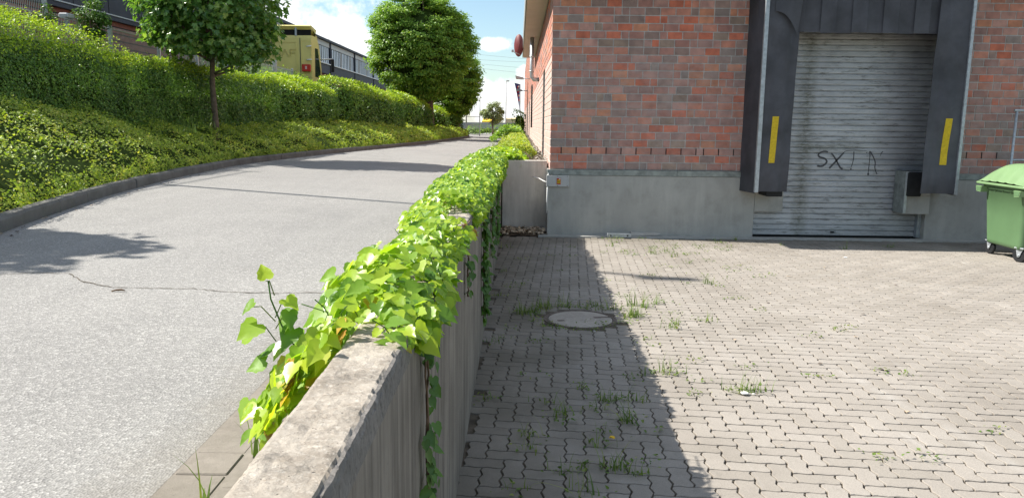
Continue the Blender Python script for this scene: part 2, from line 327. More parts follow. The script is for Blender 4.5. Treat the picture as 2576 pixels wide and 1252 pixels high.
def lobed(pts):   # half outline -> folded leaf with midrib
    P = [(0, 0, 0)] + [(x, y, z) for x, y, z in pts]; n = len(pts)
    right = [(x, -y, z) for x, y, z in pts[:-1]]; V = P + right + [(.45, 0, -.03)]
    F = []; mid = len(V)-1
    ring = [0] + list(range(1, n+1)) + [n+1+i for i in range(n-2, -1, -1)]
    for i in range(len(ring)): F.append((mid, ring[i], ring[(i+1) % len(ring)]))
    return np.array(V), np.array(F)
SH_IVY = lobed([(-.13, .16, .03), (-.10, .36, .05), (.08, .48, .06), (.27, .40, .07), (.40, .42, .05), (.60, .24, .04), (.80, .12, 0), (1.0, 0, -.05)])
SH_MAPLE = lobed([(-.1, .2, .02), (.02, .5, .02), (.2, .34, .04), (.48, .62, 0), (.5, .25, .04), (.72, .22, 0), (1.0, 0, -.06)])
def leaves(name, P, Nn, size, mat, shape=SH_DIAM, tip=None, parent=None, jit=.5):
    n = len(P); Nn = unit(Nn + rng.normal(0, jit, (n, 3)))
    T = rng.normal(0, 1, (n, 3)) if tip is None else tip + rng.normal(0, .55, (n, 3))
    T = unit(T - Nn*np.sum(T*Nn, 1, keepdims=True)); B = np.cross(Nn, T)
    sv, sf = shape; size = np.broadcast_to(size, (n,))*rng.uniform(.65, 1.25, n)
    V = P[:, None, :] + size[:, None, None]*(sv[None, :, 0:1]*T[:, None, :] + sv[None, :, 1:2]*B[:, None, :]*rng.uniform(.8, 1.15, (n, 1, 1)) + sv[None, :, 2:3]*Nn[:, None, :]*rng.uniform(.3, 2.2, (n, 1, 1)))
    F = sf[None] + (np.arange(n)*len(sv))[:, None, None]
    return npmesh(name, V.reshape(-1, 3), F.reshape(-1, 3), mat, parent, smooth=shape is SH_IVY)
def vnoise(P, s, seed=0):   # cheap smooth value noise from sines
    x = P*s + seed*13.7
    return (np.sin(x[:, 0]*1.0+np.sin(x[:, 1]*1.3)*1.7) + np.sin(x[:, 1]*1.1+np.sin(x[:, 2]*1.7)*1.3+2) + np.sin(x[:, 2]*1.2+np.sin(x[:, 0]*.9)*1.9+4))/3
# ================================================================ SETTING
KX = [(-9.0, -6), (-5.2, -6), ]
KERB = [(-1.2, -6.0), (-2.2, -1.0), (-3.25, 2.5), (-4.15, 5.1), (-4.72, 7.0), (-5.45, 10.0), (-6.0, 13.4), (-6.36, 17.5), (-6.2, 21.5), (-5.87, 25.5), (-5.09, 32.6), (-4.6, 38.0), (-4.1, 46.0), (-3.72, 56.5), (-3.9, 62.0), (-5.2, 68.0), (-9.0, 73.0), (-14.0, 75.0)]
KY = np.array([p[1] for p in KERB]); KXX = np.array([p[0] for p in KERB])
def kx(y): return float(np.interp(y, KY, KXX))
def kxa(y): return np.interp(y, KY, KXX)
def road_z(x): return .755 + .02*max(0, -1.07-x)
GX = -1.075                                     # asphalt edge at the gutter
PLAT = 2.3
def bank_z(s, y=20.0):     # height of the planted bank, s metres behind the kerb: steeper near the camera
    zz = np.interp(s, [0, .15, .35, 1.0, 2.0, 3.0, 4.2, 60], [.86, .88, .95, 1.28, 1.80, 2.2, PLAT, PLAT])
    k = np.interp(y, [10.0, 16.0, 40, 60], [1.0, .60, .5, .4]); w = np.clip((np.asarray(s)-2.6)/1.6, 0, 1)
    return .86+(zz-.86)*(k*(1-w)+w)
# ground: one sheet to the horizon, with the lower yard as a step in it
g = MB()
F_ = 1500.0
g.add([(-F_, -F_, .60), (-.37, -F_, .60), (-.37, 13.55, .60), (-F_, 13.55, .60)], [(0, 1, 2, 3)], M_GND)
g.add([(-F_, 13.55, .60), (-.37, 13.55, .60), (F_, 13.55, .60), (F_, F_, .60), (-F_, F_, .60)], [(0, 1, 2, 3, 4)], M_GND)
g.add([(-.37, -F_, -.10), (F_, -F_, -.10), (F_, 13.55, -.10), (-.37, 13.55, -.10)], [(0, 1, 2, 3)], M_GND)
g.add([(-.37, -F_, .60), (-.37, -F_, -.10), (-.37, 13.55, -.10), (-.37, 13.55, .60)], [(0, 1, 2, 3)], M_GND)
g.add([(-.37, 13.55, .60), (-.37, 13.55, -.10), (F_, 13.55, -.10), (F_, 13.55, .60)], [(0, 1, 2, 3)], M_GND)
tag(g.build('ground'), kind='structure')
# road
m = MB(); ys = list(np.concatenate([np.linspace(-6, 75, 82)])); vs = []; fs = []
for i, y in enumerate(ys):
    xl = kx(y); xr = GX if y < 60 else GX + (y-60)*.0
    for k in range(9):
        x = xl + (xr-xl)*k/8; vs.append((x, y, road_z(x)))
for i in range(len(ys)-1):
    for k in range(8): a = i*9+k; fs.append((a, a+1, a+10, a+9))
m.add(vs, fs, M_ASPH)
m.add([(-14, 75, .756+.2), (GX, 75, .756), (GX, 88, .80), (-30, 88, 1.0), (-30, 75, 1.0)], [(0, 1, 2, 3, 4)], M_ASPH)
tag(m.build('road'), kind='structure')
# crack in the asphalt: a ragged open joint, filled dark
m = MB(); cp = [(-3.6, 5.02), (-3.35, 5.18), (-3.1, 5.20), (-2.9, 4.98), (-2.6, 4.82), (-2.35, 4.83), (-2.1, 4.86), (-1.85, 4.80), (-1.55, 4.81), (-1.3, 4.86), (-1.08, 4.84)]
pts = []
for i in range(len(cp)-1):
    for k in range(7):
        tt = k/7; x = cp[i][0]*(1-tt)+cp[i+1][0]*tt; y = cp[i][1]*(1-tt)+cp[i+1][1]*tt + random.Random(i*9+k).uniform(-.012, .012); pts.append((x, y))
vs = []; fs = []
for i, (x, y) in enumerate(pts):
    w = random.Random(i).uniform(.002, .0075); vs += [(x, y-w, road_z(x)+.004), (x, y+w, road_z(x)+.004)]
    if i: a = 2*i-2; fs.append((a, a+2, a+3, a+1))
m.add(vs, fs, M_SAND); tag(m.build('road_crack'), kind='structure')
# kerb: separate stones one metre long
m = MB(); d_ = 0.0; pl = [Vector((x, y)) for x, y in KERB]
seg = []; 
for i in range(len(pl)-1):
    n = max(1, int((pl[i+1]-pl[i]).length/.25)); seg += [pl[i].lerp(pl[i+1], k/n) for k in range(n)]
for it in range(6): seg = [seg[0]] + [(seg[i-1]+seg[i]*2+seg[i+1])/4 for i in range(1, len(seg)-1)] + [seg[-1]]
acc = [0]
for i in range(1, len(seg)): acc.append(acc[-1]+(seg[i]-seg[i-1]).length)
def at_len(s):
    i = min(max(int(np.searchsorted(acc, s)), 1), len(seg)-1); tt = (s-acc[i-1])/max(1e-6, acc[i]-acc[i-1]); return seg[i-1].lerp(seg[i], tt)
s = 0; rk = random.Random(3)
while s < acc[-1]-1:
    a = at_len(s+.006); b_ = at_len(s+.994); dr = (b_-a).normalized(); nn = Vector((-dr.y, dr.x))
    z0 = road_z((a.x+b_.x)/2); h = .135+rk.uniform(-.006, .006); off = rk.uniform(-.006, .006)
    prof = [(off, -.1), (off+.004, h-.03), (off+.022, h), (.125, h+.003), (.13, -.1)]
    vs = [(p.x+nn.x*q[0], p.y+nn.y*q[0], z0+q[1]) for p in (a, b_) for q in prof]
    fs = [(0, 1, 2, 3, 4), (9, 8, 7, 6, 5)] + [(i, i+5, (i+1) % 5+5, (i+1) % 5) for i in range(5)]
    m.add(vs, fs, M_KERB); s += 1.0
tag(m.build('kerb'), kind='structure')
# gutter of small concrete blocks between asphalt and wall
m = MB(); rk = random.Random(5); y = -1.0
while y < 14:
    dz = rk.uniform(-.004, .004); m.box(GX+.006, GX+.172, y+.003, y+.157, .55, .757+dz, M_GUT, .004)
    if True: m.box(GX+.182, GX+.345, y+.083, y+.237, .55, .752+rk.uniform(-.004, .004), M_GUT, .004)
    y += .163
m.box(-1.08, -.45, -1, 14.0, .5, .7545, M_GUT)
tag(m.build('gutter'), kind='structure')
# bank terrain behind the kerb (left) 
m = MB(); ss = [0.10, .3, .6, 1.0, 1.5, 2.0, 2.6, 3.3, 4.2, 12, 80]; ys = list(np.linspace(-6, 66, 73)); vs = []; fs = []
for y in ys:
    for q in ss: vs.append((kx(y)-q, y, float(bank_z(q, y))))
n = len(ss)
for i in range(len(ys)-1):
    for k in range(n-1): a = i*n+k; fs.append((a+1, a, a+n, a+n+1))
m.add(vs, fs, M_SOIL, True); tag(m.build('bank_terrain'), kind='structure')
# raised planting bed between ramp and building, behind the yard
m = MB(); m.add([(-.62, 13.6, 1.17), (.54, 13.6, 1.17), (.54, 84, 1.17), (-.9, 84, 1.0), (GX+.06, 70, 1.0), (GX+.06, 14, .80)], [(0, 1, 2, 3, 4, 5)], M_SOIL)
tag(m.build('raised_bed_soil'), kind='structure')
# yard paving: wavy interlocking blocks laid in herringbone
U = .1125; ANG = R(-4.0); ca, sa = math.cos(ANG), math.sin(ANG)
samp = 4
def paver_ring(w, h, g_):     # w,h in units
    P = []
    Ah, Av = .0045, .0095
    def wv(t): t = t % 1.0; return math.sin(2*math.pi*t)
    W, H = w*U, h*U
    for k in range(w*samp+0): x = k/samp*U; P.append((x, Ah*wv(x/U), 0, -1))
    for k in range(h*samp): y = k/samp*U; P.append((W+Av*wv(y/U), y, 1, 0))
    for k in range(w*samp): x = W-k/samp*U; P.append((x, H+Ah*wv(x/U), 0, 1))
    for k in range(h*samp): y = H-k/samp*U; P.append((Av*wv(y/U), y, -1, 0))
    cx_, cy_ = W/2, H/2; out = []
    for (x, y, nx, ny) in P:
        xx = min(max(x, -1), W+1); 
        sx_ = (W-2*g_)/W; sy_ = (H-2*g_)/H
        out.append((cx_+(x-cx_)*sx_, cy_+(y-cy_)*sy_))
    return np.array(out)
def ringset(w, h): return [paver_ring(w, h, .0050), paver_ring(w, h, .0050), paver_ring(w, h, .0074)]
RS = {(2, 1): ringset(2, 1), (1, 2): ringset(1, 2)}
VV = []; FF = []; TT = []; off = 0; MHX, MHY = .62, 7.24
rp = random.Random(11)
for i in range(-20, 110):
    for j in range(-10, 135):
        k = (i-j) % 4
        if k == 0: wh = (2, 1)
        elif k == 3: wh = (1, 2)
        else: continue
        lx, ly = i*U, j*U; cxp, cyp = lx+wh[0]*U/2, ly+wh[1]*U/2
        wx, wy = cxp*ca-cyp*sa, cxp*sa+cyp*ca
        if wx < -.30 or wx > 9.4 or wy < .2 or wy > 12.70: continue
        if (wx-MHX)**2+(wy-MHY)**2 < .415**2: continue
        if wy < 9.0 and wx > .66*wy+2.0: continue
        dz = rp.uniform(-.001, .001) + .004*math.sin(wx*1.1+wy*.7); tx = rp.uniform(-.004, .004); ty = rp.uniform(-.004, .004)
        rings = RS[wh]; n = len(rings[0])
        jx, jy = rp.uniform(-.0012, .0012), rp.uniform(-.0012, .0012)
        for ring, zz in zip(rings, (-.03, -.0028, 0)):
            X = ring[:, 0]+lx+jx; Y = ring[:, 1]+ly+jy
            VV.append(np.stack([X*ca-Y*sa, X*sa+Y*ca, zz+dz+tx*(ring[:, 0]-.1)+ty*(ring[:, 1]-.1)], 1))
        a = np.arange(n); b2 = (a+1) % n
        for q in range(2): FF.append(np.stack([off+q*n+a, off+q*n+b2, off+(q+1)*n+b2, off+(q+1)*n+a], 1))
        TT.append(off+2*n+np.arange(n)); off += 3*n
VV = np.concatenate(VV); FQ = np.concatenate(FF)
me = bpy.data.meshes.new('yard_paving'); me.vertices.add(len(VV)); me.vertices.foreach_set('co', VV.astype(np.float32).ravel())
lv = np.concatenate([FQ.ravel()] + TT).astype(np.int32); me.loops.add(len(lv)); me.loops.foreach_set('vertex_index', lv)
ls = np.concatenate([np.arange(0, len(FQ)*4, 4), len(FQ)*4+np.concatenate([[0], np.cumsum([len(x) for x in TT])[:-1]])]).astype(np.int32)
me.polygons.add(len(ls)); me.polygons.foreach_set('loop_start', ls); me.polygons.foreach_set('use_smooth', np.zeros(len(ls), dtype=bool)); me.update(calc_edges=True); me.materials.append(M_PAVE)
o = bpy.data.objects.new('yard_paving', me); C.objects.link(o); tag(o, kind='structure')
m = MB()
m.grid(lambda u, v: (-.33+u*14.3, -3+v*15.9, -.0105+.004*math.sin((-.33+u*14.3)*1.1+(-3+v*15.9)*.7)+.0035*noise.noise(Vector((u*70, v*70, 0)))), 160, 170, M_SAND)
m.box(.35, 13.97, 12.72, 12.955, -.06, .018, M_PLINTH, .004)
tag(m.build('yard_bed'), kind='structure')

# ================================================================ RETAINING WALL
rw = MB(); WX0, WX1, WT = -.452, -.287, 1.28
joints = [-1.7, .27, 2.24, 4.20, 6.15, 8.10, 10.05, 12.0, 13.62]
for k in range(len(joints)-1):
    ya, yb = joints[k]+.007, joints[k+1]-.007; near = yb < 4.5 and yb > 0
    ny = int((yb-ya)/(.012 if near else .05)); prof = []
    # profile points across: right face bottom -> up -> arris -> top -> left
    nf = 26 if near else 10
    prof = [(WX1, -.08 + (WT-.016+.08)*i/nf) for i in range(nf)] + [(WX1, WT-.016), (WX1-.001, WT-.008), (WX1-.005, WT-.002), (WX1-.013, WT)]
    nt_ = 14 if near else 6
    prof += [(WX1-.013+(WX0-WX1+.026)*i/nt_, WT) for i in range(1, nt_)] + [(WX0+.013, WT), (WX0+.004, WT-.003), (WX0, WT-.012), (WX0, .5)]
    top_i = nf
    dxk = random.Random(k*7).uniform(-.005, .005); dzk = random.Random(k*5+1).uniform(-.004, .004)
    def fn(u, v, prof=prof, ya=ya, yb=yb, top_i=top_i, dxk=dxk, dzk=dzk):
        i = int(round(u*(len(prof)-1))); x, z = prof[i]; y = ya+(yb-ya)*v
        p = Vector((x*14, y*14, z*14)); nse = noise.noise(p)
        if i >= top_i:
            ch = max(0, noise.noise(Vector((y*11, 3.1, 0)))+.2)*.012 + max(0, noise.noise(Vector((y*38, 9.1, 0)))+.1)*.012 + abs(noise.noise(Vector((y*90, z*90, 5))))*.009
            if i <= top_i+3: z -= ch*(1.0 if i < top_i+2 else .6); x -= ch*.7
            z += .0026*noise.noise(Vector((x*60, y*60, 1)))+.003*nse-.006*max(0, noise.noise(Vector((x*35, y*35, 7)))-.28)
        else:
            x += .0012*nse + .0014*noise.noise(Vector((3, y*9, 0)))
        return (x+dxk, y, z+dzk)
    nu = len(prof)-1
    vs = [fn(i/nu, j/ny) for j in range(ny+1) for i in range(nu+1)]
    f1 = []; f2 = []; f3 = []
    for j in range(ny):
        for i in range(nu):
            q = (j*(nu+1)+i, j*(nu+1)+i+1, (j+1)*(nu+1)+i+1, (j+1)*(nu+1)+i)
            (f3 if top_i-1 <= i <= top_i+2 else f2 if (i >= top_i-1 and i < nu-1) else f1).append(q)
    f1.append(tuple(range(nu, -1, -1))); f1.append(tuple(ny*(nu+1)+i for i in range(nu+1)))
    base_n = len(rw.v); rw.v += vs
    for fl, mt in ((f1, M_WALL), (f2, M_COPE), (f3, M_ARR)):
        kk = rw.mi(mt)
        for q in fl: rw.f.append(tuple(base_n+i for i in q)); rw.m.append(kk); rw.sm.append(False)
rw.box(WX0+.02, WX1-.03, -1.69, 13.6, -.1, WT-.03, M_DARK)
rwo = rw.build('retaining_wall')
tag(rwo, 'long low concrete retaining wall with rough weathered top between the ramp road and the sunken paved yard', 'wall')
# planter end wall
pw = MB(); pw.box(-.275, .505, 13.46, 13.62, -.1, 1.232, M_PLANT, .008)
tag(pw.build('planter_wall'), 'short plain concrete wall closing the raised bed beside the brick building corner', 'wall')

# ================================================================ BRICK BUILDING
bld = thing('brick_warehouse', 'red and brown brick warehouse with loading dock, grey concrete plinth and overhanging roof edge', 'building', (0.53, 12.95, 0))
def put(mb, name, parent=bld, **k):
    o = mb.build(name); o.parent = parent; o.matrix_parent_inverse = Matrix.Translation(-Vector(parent.location)) if parent.parent is None else Matrix.Identity(4)
    return o
PAL = [((.46, .115, .06), 4.5), ((.40, .165, .115), 6), ((.31, .15, .125), 6), ((.26, .165, .15), 5), ((.20, .15, .135), 4), ((.185, .17, .16), 1.6), ((.22, .175, .14), 2.2), ((.44, .18, .10), 3), ((.36, .20, .17), 5)]
pw_ = np.array([p[1] for p in PAL]); pw_ = pw_/pw_.sum()
def bricks(origin, udir, ndir, length, z0, z1, holes, side, seed, weep=None):
    r = np.random.default_rng(seed); V = []; F = []; Cc = []; off = 0
    o = np.array(origin, float); u = np.array(udir, float); n = np.array(ndir, float)
    rows = int(round((z1-z0)/.125))
    for row in range(rows):
        za = z0+row*.125+.0078; zb = z0+(row+1)*.125-.0078; x = 0.0; first = True
        while x < length-.02:
            w = .125 if (r.random() < .17) else .25
            if first: w = [.25, .185, .125, .25][(row*7+seed) % 4]; first = False
            if x+w > length: w = length-x
            c = PAL[r.choice(len(PAL), p=pw_)][0]; c = (np.array(c)*.92+np.array((.32, .19, .145))*.32)*r.uniform(.92, 1.17)
            xa, xb = x+.0072, x+w-.0072; 
            if x == 0: xa = 0
            pieces = [(xa, xb)]
            for (h0, h1, hz0, hz1) in holes:
                if zb > hz0+.03 and za < hz1-.03:
                    np_ = []
                    for (a, b2) in pieces:
                        if b2 <= h0 or a >= h1: np_.append((a, b2)); continue
                        if a < h0-.02: np_.append((a, h0))
                        if b2 > h1+.02: np_.append((h1, b2))
                    pieces = np_
            for (a, b2) in pieces:
                if b2-a < .01: continue
                d = .008+r.uniform(-.0012, .0012); ch = .003
                for (q, dd) in ((0, 0), (ch*.2, d-.002), (ch, d)):
                    for (uu_, zz) in ((a+q, za+q), (b2-q, za+q), (b2-q, zb-q), (a+q, zb-q)):
                        p = o+u*uu_+n*dd; V.append((p[0], p[1], zz))
                for q in range(2):
                    for e in range(4): g2 = (e+1) % 4; F.append((off+q*4+e, off+q*4+g2, off+q*4+4+g2, off+q*4+4+e))
                F.append((off+8, off+9, off+10, off+11)); Cc += [tuple(c)+(1,)]*12; off += 12
            x += w
    V = np.array(V); F = np.array(F)
    return V, F, np.array(Cc)
BX, BY = .53, 12.95; DX0, DX1, DT = 4.46, 6.88, 3.62
def brick_obj(name, sets, sidef):
    V = []; F = []; Cc = []; S = []; off = 0
    for (v, f_, c), sf in zip(sets, sidef): V.append(v); F.append(f_+off); Cc.append(c); S.append(np.full(len(v), sf)); off += len(v)
    V = np.concatenate(V); F = np.concatenate(F); Cc = np.concatenate(Cc); S = np.concatenate(S)
    o = npmesh(name, V, F, M_BRICK); a = o.data.color_attributes.new('col', 'FLOAT_COLOR', 'POINT'); a.data.foreach_set('color', Cc.astype(np.float32).ravel())
    a = o.data.attributes.new('sidew', 'FLOAT', 'POINT'); a.data.foreach_set('value', S.astype(np.float32)); return o
front = bricks((BX, BY+.008, 0), (1, 0, 0), (0, -1, 0), 9.6, 1.117, 4.117, [(DX0-BX-.05, DX1-BX+.05, 0, DT)], 0, 3)
side1 = bricks((BX+.008, BY, 0), (0, 1, 0), (-1, 0, 0), 15.0, .867, 4.117, [(3.3, 4.6, 1.1, 3.0)], 1, 5)
side2 = bricks((BX+.008, BY+15.0, 0), (0, 1, 0), (-1, 0, 0), 50.0, 1.117, 6.617, [(2.7, 3.9, 1.75, 3.35), (10.6, 13.4, 1.0, 3.0), (27, 27.6, 1.0, 3.2)], 1, 8)
bo = brick_obj('wall', [front, side1, side2], [0, 1, 1]); bo.parent = bld; bo.matrix_parent_inverse = Matrix.Translation(-Vector(bld.location)); bo['label'] = 'mixed red and brown brickwork, whitish lower courses'
m = MB()   # mortar body with openings
yF, yB = BY+.008, BY+.40; x1 = BX+9.6
m.box(BX+.008, DX0-.05, yF, yB, 1.117, 4.15, M_MORT); m.box(DX1+.05, x1, yF, yB, 1.117, 4.15, M_MORT); m.box(DX0-.05, DX1+.05, yF, yB, DT, 4.15, M_MORT)
m.box(BX+.008, BX+.40, yB, BY+3.3, .8, 4.15, M_MORT); m.box(BX+.10, BX+.40, BY+3.3, BY+4.6, .8, 4.15, M_DARK); m.box(BX+.008, BX+.40, BY+4.6, BY+15, .8, 4.15, M_MORT)
m.box(BX+.008, BX+.095, BY+3.3, BY+4.6, .8, 1.1, M_MORT); m.box(BX+.008, BX+.095, BY+3.3, BY+4.6, 3.0, 4.15, M_MORT)
y0 = BY+15
m.box(BX+.008, BX+.4, y0, y0+2.7, .8, 6.617, M_MORT); m.box(BX+.15, BX+.4, y0+2.7, y0+3.9, 1.75, 3.35, M_DARK); m.box(BX+.008, BX+.4, y0+2.7, y0+3.9, .8, 1.75, M_MORT); m.box(BX+.008, BX+.4, y0+2.7, y0+3.9, 3.35, 6.617, M_MORT)
m.box(BX+.008, BX+.4, y0+3.9, y0+10.6, .8, 6.617, M_MORT); m.box(BX+.15, BX+.4, y0+10.6, y0+13.4, .8, 6.617, M_DARK); m.box(BX+.008, BX+.14, y0+10.6, y0+13.4, 3.0, 6.617, M_MORT); m.box(BX+.008, BX+.4, y0+13.4, y0+27, .8, 6.617, M_MORT)
m.box(BX+.15, BX+.4, y0+27, y0+27.6, .8, 6.617, M_DARK); m.box(BX+.008, BX+.4, y0+27.6, y0+50, .8, 6.617, M_MORT)
m.box(BX+.4, x1, y0-.1, y0+50, .8, 6.60, M_MORT)
put(m, 'mortar')
# open perpends of the ventilation course
wm = MB(); r_ = random.Random(4); z0w = 1.117+2*.125; row = 2; x = .0
rg = np.random.default_rng(3)
# reproduce the brick row positions from the built mesh: slots sit in every perpend of the third course
rows_v = front[0].reshape(-1, 12, 3); sel = rows_v[np.abs(rows_v[:, 0, 2]-(1.117+.25+.006)) < .004]
for q in sel:
    xe = q[1, 0]
    if xe > x1-.3 or (DX0-.1 < xe < DX1+.1): continue
    wm = MB(); wm.box(xe-.0005, xe+.0125, BY-.002, BY+.0095, z0w+.008, z0w+.117, M_DARK); put(wm, 'ventilation_slot')
# plinth
m = MB(); PY = BY-.035
m.box(BX-.03, 3.98, PY, BY+.4, -.1, 1.02, M_PLINTH, .006); m.box(3.983, DX0, PY+.003, BY+.4, .45, 1.018, M_PLINTH, .006); put(m, 'plinth'); m = MB()
m.box(6.86, x1, PY, BY+.4, -.1, 1.02, M_PLINTH, .006); m.box(6.42, 6.857, PY+.003, BY+.4, .44, 1.018, M_PLINTH, .006); m.box(6.402, 6.857, 12.80, PY, .45, .75, M_PLINTH, .006); m.box(6.42, 6.857, 12.80, PY, .753, 1.12, M_PLINTH, .006)
put(m, 'plinth'); m = MB(); m.box(BX-.03, BX+.4, BY+.41, BY+.75, -.1, 1.10, M_PLINTH, .006)
put(m, 'plinth')
m = MB(); xs = [BX-.045, 2.66, 4.0]
for a, b2 in ((BX-.045, 2.655), (2.66, 4.44), (6.90, x1)): m = MB(); m.box(a, b2, PY-.012, BY+.02, 1.022, 1.112, M_FLASH, .003); put(m, 'flashing')
# roof edge: fascia box overhanging both walls
m = MB(); m.box(BX-.42, BX+11, BY-.42, BY+.0, 4.15, 4.62, M_FASC, .01); put(m, 'fascia')
m = MB(); 
for k in range(13):
    ya = BY-.40+k*1.2; yb = min(ya+1.185, 27.6)
    if ya < 27.5: m.box(BX-.405, BX-.004, ya, yb, 4.135, 4.16, M_SOF, .003)
put(m, 'soffit')
m = MB(); m.box(BX-.42, BX-.0, BY+.003, 27.62, 4.163, 4.62, M_FASC, .01); m.box(BX-.435, BX-.421, BY-.43, 27.63, 4.13, 4.66, M_GALV); put(m, 'fascia')
m = MB(); m.box(BX-.0, BX+11, BY+.003, 27.62, 4.2, 4.55, M_FASC); put(m, 'roof')
m = MB(); m.box(BX-.02, BX+11, 27.85, 78.0, 6.62, 6.75, M_FASC); put(m, 'roof')
# window grille on the side wall
w_ = MB()
for k in range(3): w_.tube([(BX-.03, y0+2.8+k*.45, 1.72), (BX-.03, y0+2.8+k*.45, 3.38)], .022, M_DARK, 6)
for z in (1.78, 3.32): w_.tube([(BX-.03, y0+2.7, z), (BX-.03, y0+3.9, z)], .015, M_DARK, 6)
w_.build('window_grille', bld, (-BX, -BY, 0))
# rain pipe on the side wall
w_ = MB(); w_.tube([(BX-.2, 21.2, 4.13), (BX-.2, 21.2, 3.25), (BX-.2, 21.2, 3.12), (BX-.14, 21.2, 3.04), (BX+.02, 21.2, 3.04)], .055, M_GALV, 12)
w_.tube([(BX-.2, 21.2, 3.62), (BX-.2, 21.2, 3.66)], .064, M_GALV, 12); w_.tube([(BX-.2, 21.2, 3.24), (BX-.2, 21.2, 3.27)], .064, M_GALV, 12)
w_.build('rain_pipe', bld, (-BX, -BY, 0))

# roller shutter
sh = thing('roller_shutter', 'weathered grey metal roller shutter closing the loading dock, sprayed with black letters', 'shutter', (5.42, 13.13, 0))
m = MB(); z = .03; slat = .0935; first = True; SY = 13.13; XA, XB = 3.9, 6.95
pf = []; sh_i = 0
while z < 3.62:
    a = z; pts = [(.0, a), (-.006, a+.004), (-.010, a+.010)]
    if sh_i > 5:
        for q in (.030, .050, .070): pts += [(-.011, a+q-.005), (-.0075, a+q-.002), (-.0075, a+q), (-.011, a+q+.002)]
    pts += [(-.010, a+slat-.017), (-.004, a+slat-.012), (.016, a+slat-.011), (.016, a+slat)]
    pf += pts; z += slat; sh_i += 1
vs = []
for x in np.linspace(XA, XB, 9): vs += [(x, SY+p[0], p[1]) for p in pf]
n = len(pf); fs = [(j*n+i, j*n+i+1, (j+1)*n+i+1, (j+1)*n+i) for j in range(8) for i in range(n-1)]
m.add(vs, fs, M_SHUT); m.box(XA, XB, SY+.02, SY+.06, 0, 3.6, M_DARK)
o = m.build('curtain', sh, (-5.42, -13.13, 0)); o['label'] = 'ribbed slat curtain with greenish dirt stains'
m = MB(); m.box(XA, XB, SY-.006, SY+.015, .012, .034, M_RUB); m.build('bottom_seal', sh, (-5.42, -13.13, 0))
m = MB(); m.box(5.37, 5.46, SY-.022, SY-.012, .075, .105, M_RUB, .003); m.box(5.435, 5.455, SY-.026, SY-.022, .083, .097, M_GALV); m.build('handle', sh, (-5.42, -13.13, 0))
# side reveals / guide rails at the bottom
m = MB(); m.box(6.80, 6.862, SY-.10, SY-.012, 0.018, .44, M_GALV, .004); m.build('guide_rail', sh, (-5.42, -13.13, 0)); m = MB(); m.box(3.975, 3.99, SY-.05, SY-.012, .018, .45, M_GALV); m.build('guide_rail', sh, (-5.42, -13.13, 0))
# spray letters: strokes in door coordinates, converted from letter grid (s right, t up)
gm = MB(); GYY = SY-.0135
def P(cx_, cy_): return (5.06+(cx_-600)*.000853, 1.468-(cy_-470)*.000853)   # letter grid -> door x,z
def stroke(pts, w0=.018, w1=.018):
    pts = [Vector(P(*p)) for p in pts]; fine = []
    for i in range(len(pts)-1):
        for k in range(6): 
            t_ = k/6; p0 = pts[max(i-1, 0)]; p1 = pts[i]; p2 = pts[i+1]; p3 = pts[min(i+2, len(pts)-1)]
            fine.append(.5*((2*p1)+(p2-p0)*t_+(2*p0-5*p1+4*p2-p3)*t_*t_+(3*p1-p0-3*p2+p3)*t_**3))
    fine.append(pts[-1]); vs = []; n = len(fine)
    for i, p in enumerate(fine):
        d = (fine[min(i+1, n-1)]-fine[max(i-1, 0)]).normalized(); nn = Vector((-d.y, d.x)); w = (w0+(w1-w0)*i/(n-1))*.95
        vs += [(p.x+nn.x*w/2, GYY, p.y+nn.y*w/2), (p.x-nn.x*w/2, GYY, p.y-nn.y*w/2)]
    gm.add(vs, [(2*i, 2*i+1, 2*i+3, 2*i+2) for i in range(n-1)], M_GRAF)
def dot(c, r=.022):
    r *= .7
    x, z = P(*c); gm.add([(x+r*.8*math.cos(a), GYY-.001, z+r*math.sin(a)) for a in np.linspace(0, 2*math.pi, 12, endpoint=False)], [tuple(range(12))], M_GRAF)
stroke([(800, 490), (720, 480), (640, 510), (612, 550), (640, 590), (740, 620), (785, 670), (770, 720), (700, 770), (620, 770)], .028, .034); dot((620, 768), .026)
stroke([(865, 510), (930, 590), (990, 680), (1060, 790), (1100, 820)], .026, .03); dot((1100, 820), .027)
stroke([(855, 800), (960, 680), (1060, 560), (1110, 500)], .034, .026); dot((855, 802), .022)
stroke([(1110, 500), (1160, 465), (1300, 455), (1560, 462)], .012, .007)
stroke([(1308, 480), (1312, 600), (1300, 700), (1275, 790)], .018, .012); dot((1308, 490), .020); dot((1275, 820), .024)
stroke([(1625, 480), (1632, 600), (1628, 760), (1625, 920)], .014, .014); dot((1625, 485), .030); dot((1626, 915), .032)
stroke([(1640, 480), (1700, 580), (1745, 680), (1750, 800), (1800, 920)], .022, .016); stroke([(1880, 470), (1850, 500), (1835, 560)], .02, .006); dot((1795, 905), .016); dot((1560, 495), .014)
o = gm.build('graffiti', sh, (-5.42, -13.13, 0)); o['label'] = 'black sprayed letters SXTN'

